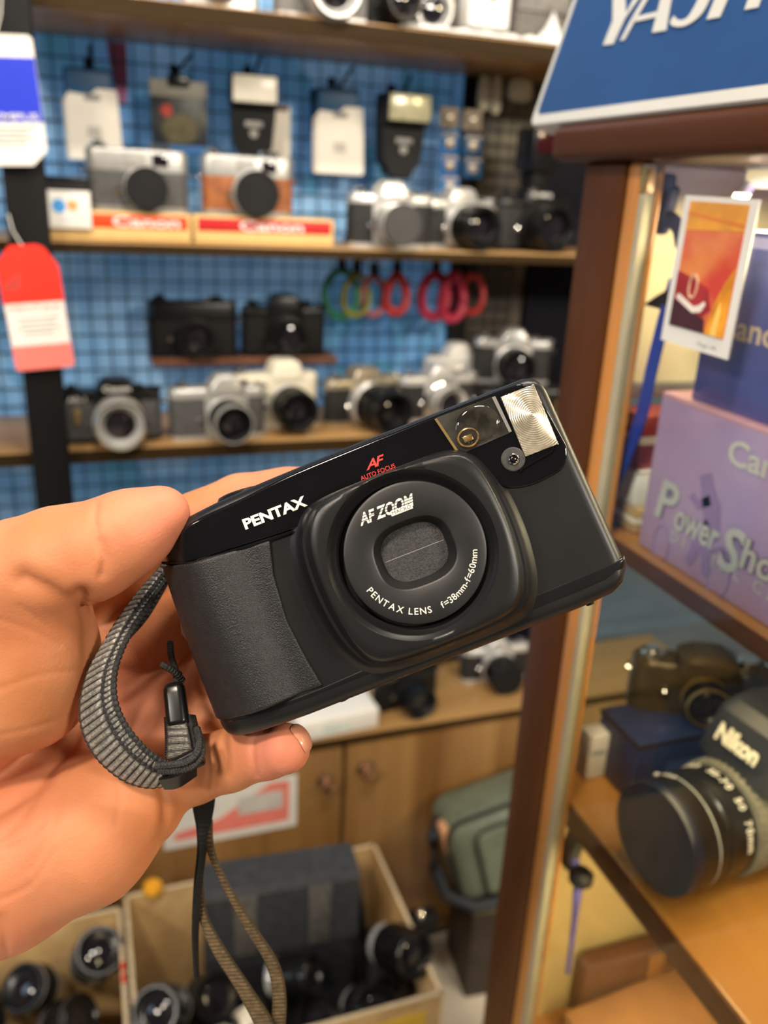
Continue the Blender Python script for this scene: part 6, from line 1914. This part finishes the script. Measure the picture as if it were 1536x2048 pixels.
# ================================================================== SIGN ON TOP OF THE CASE
lean = R(16.5)
SB = U(0.390, 0.748, 0.0618)
sx_ = Vector((0, -1, 0)); sy_ = Vector((math.sin(lean), 0, math.cos(lean))); sn = Vector((-math.cos(lean), 0, math.sin(lean)))
SM = Matrix(((sx_.x, sy_.x, sn.x, SB.x), (sx_.y, sy_.y, sn.y, SB.y), (sx_.z, sy_.z, sn.z, SB.z), (0, 0, 0, 1)))
sign = thing('shop_sign', 'blue sign with white frame and white italic lettering leaning on the display case', 'sign')
sign.matrix_world = SM
SW, SH = 0.46, 0.165
FRW = mat('white_sign_frame', (0.56, 0.55, 0.51), 0.35, 0, 0.03, 12)
rr = rrect(SW, SH, 0.006, 6, SW / 2, SH / 2)
MB().loft([[(x, y, -0.016) for x, y in rr], [(x, y, -0.003) for x, y in rr]] + [[(SW / 2 + (x - SW / 2) * (1 - 0.0025 * k), SH / 2 + (y - SH / 2) * (1 - 0.011 * k), z) for x, y in rr] for k, z in ((0.6, -0.001), (1.5, 0.0))] +
          [[(SW / 2 + (x - SW / 2) * (1 - 0.0190), SH / 2 + (y - SH / 2) * (1 - 0.095), z) for x, y in rr] for z in (0.0, -0.0015)]).build('sign_frame', FRW, sign, 40)
MB().box((SW / 2 + 0.0, SH / 2, -0.0012), (SW * 0.982, SH * 0.904, 0.001), 0).build('sign_face', mat('sign_blue', (0.019, 0.062, 0.185), 0.5, 0, 0.06, 14, spec=0.25), sign, smooth=False)
SMI = SM.inverted()


def sgn(px, py):
    r = ray(px, py); t = (SB - EYE).dot(sn) / r.dot(sn)
    p = SMI @ (EYE + r * t)
    return p.x, p.y




def sign_shape(mb, pts):
    P = [sgn(1040 + x / 3.097, y / 3.097) for x, y in pts]
    ar = sum(P[i - 1][0] * P[i][1] - P[i][0] * P[i - 1][1] for i in range(len(P)))
    mb.prism(P if ar > 0 else P[::-1], -0.0004, 0.0002)


# italic capitals Y A S H, then I C A beyond the picture edge
YT = -330
lm = MB()
sign_shape(lm, [(514, 281), (577, 273), (648, 118), (652, 92), (648, YT), (560, YT), (576, 0), (574, 130)])
sign_shape(lm, [(648, 118), (652, 88), (722, -40), (870, YT), (905, YT), (745, -20)])
lm.build('letter', FRW, sign, smooth=False)
lm = MB()
sign_shape(lm, [(620, 254), (646, 248), (705, 140), (985, YT), (955, YT), (690, 118)])
sign_shape(lm, [(694, 139), (842, 106), (848, 72), (716, 104)])
sign_shape(lm, [(818, 203), (902, 189), (935, 0), (1000, YT), (955, YT), (870, 0)])
lm.build('letter', FRW, sign, smooth=False)
outer = catmull([(930, 138, 0), (945, 160, 0), (1000, 166, 0), (1060, 140, 0), (1130, 80, 0), (1185, -10, 0), (1195, -90, 0), (1150, -150, 0), (1110, -200, 0), (1130, -280, 0), (1240, YT, 0)], 6)
inner = catmull([(1225, -300, 0), (1170, -270, 0), (1160, -210, 0), (1200, -160, 0), (1240, -100, 0), (1190, 30, 0), (1120, 100, 0)][::1], 6)
lm = MB()
lo_c = catmull([(930, 138, 0), (945, 160, 0), (1000, 166, 0), (1060, 142, 0), (1125, 86, 0), (1172, 0, 0), (1196, -80, 0), (1170, -140, 0), (1135, -200, 0), (1150, -270, 0), (1260, YT, 0)], 6)
hi_c = catmull([(952, 98, 0), (975, 120, 0), (1005, 124, 0), (1040, 105, 0), (1070, 60, 0), (1100, 0, 0), (1115, -70, 0), (1085, -140, 0), (1060, -210, 0), (1085, -300, 0), (1210, YT - 40, 0)], 6)
for i in range(len(lo_c) - 1):
    sign_shape(lm, [(lo_c[i].x, lo_c[i].y), (lo_c[i + 1].x, lo_c[i + 1].y), (hi_c[i + 1].x, hi_c[i + 1].y), (hi_c[i].x, hi_c[i].y)])
lm.build('letter', FRW, sign, smooth=False)
lm = MB()
sign_shape(lm, [(1155, 122), (1238, 106), (1284, 0), (1430, YT), (1350, YT), (1205, 0)])
sign_shape(lm, [(1390, 62), (1474, 46), (1492, 0), (1640, YT), (1560, YT), (1412, 0)])
sign_shape(lm, [(1315, -75), (1450, -100), (1463, -130), (1330, -105)])
lm.build('letter', FRW, sign, smooth=False)
tx1, ty1 = sgn(1040 + 1560 / 3.097, 8)
lettering('letter', 'ICA', FRW, sign, Matrix.Translation((tx1, ty1, -0.0004)), 0.10, 0.085, shear=0.25, offset=0.02, extrude=0.01)
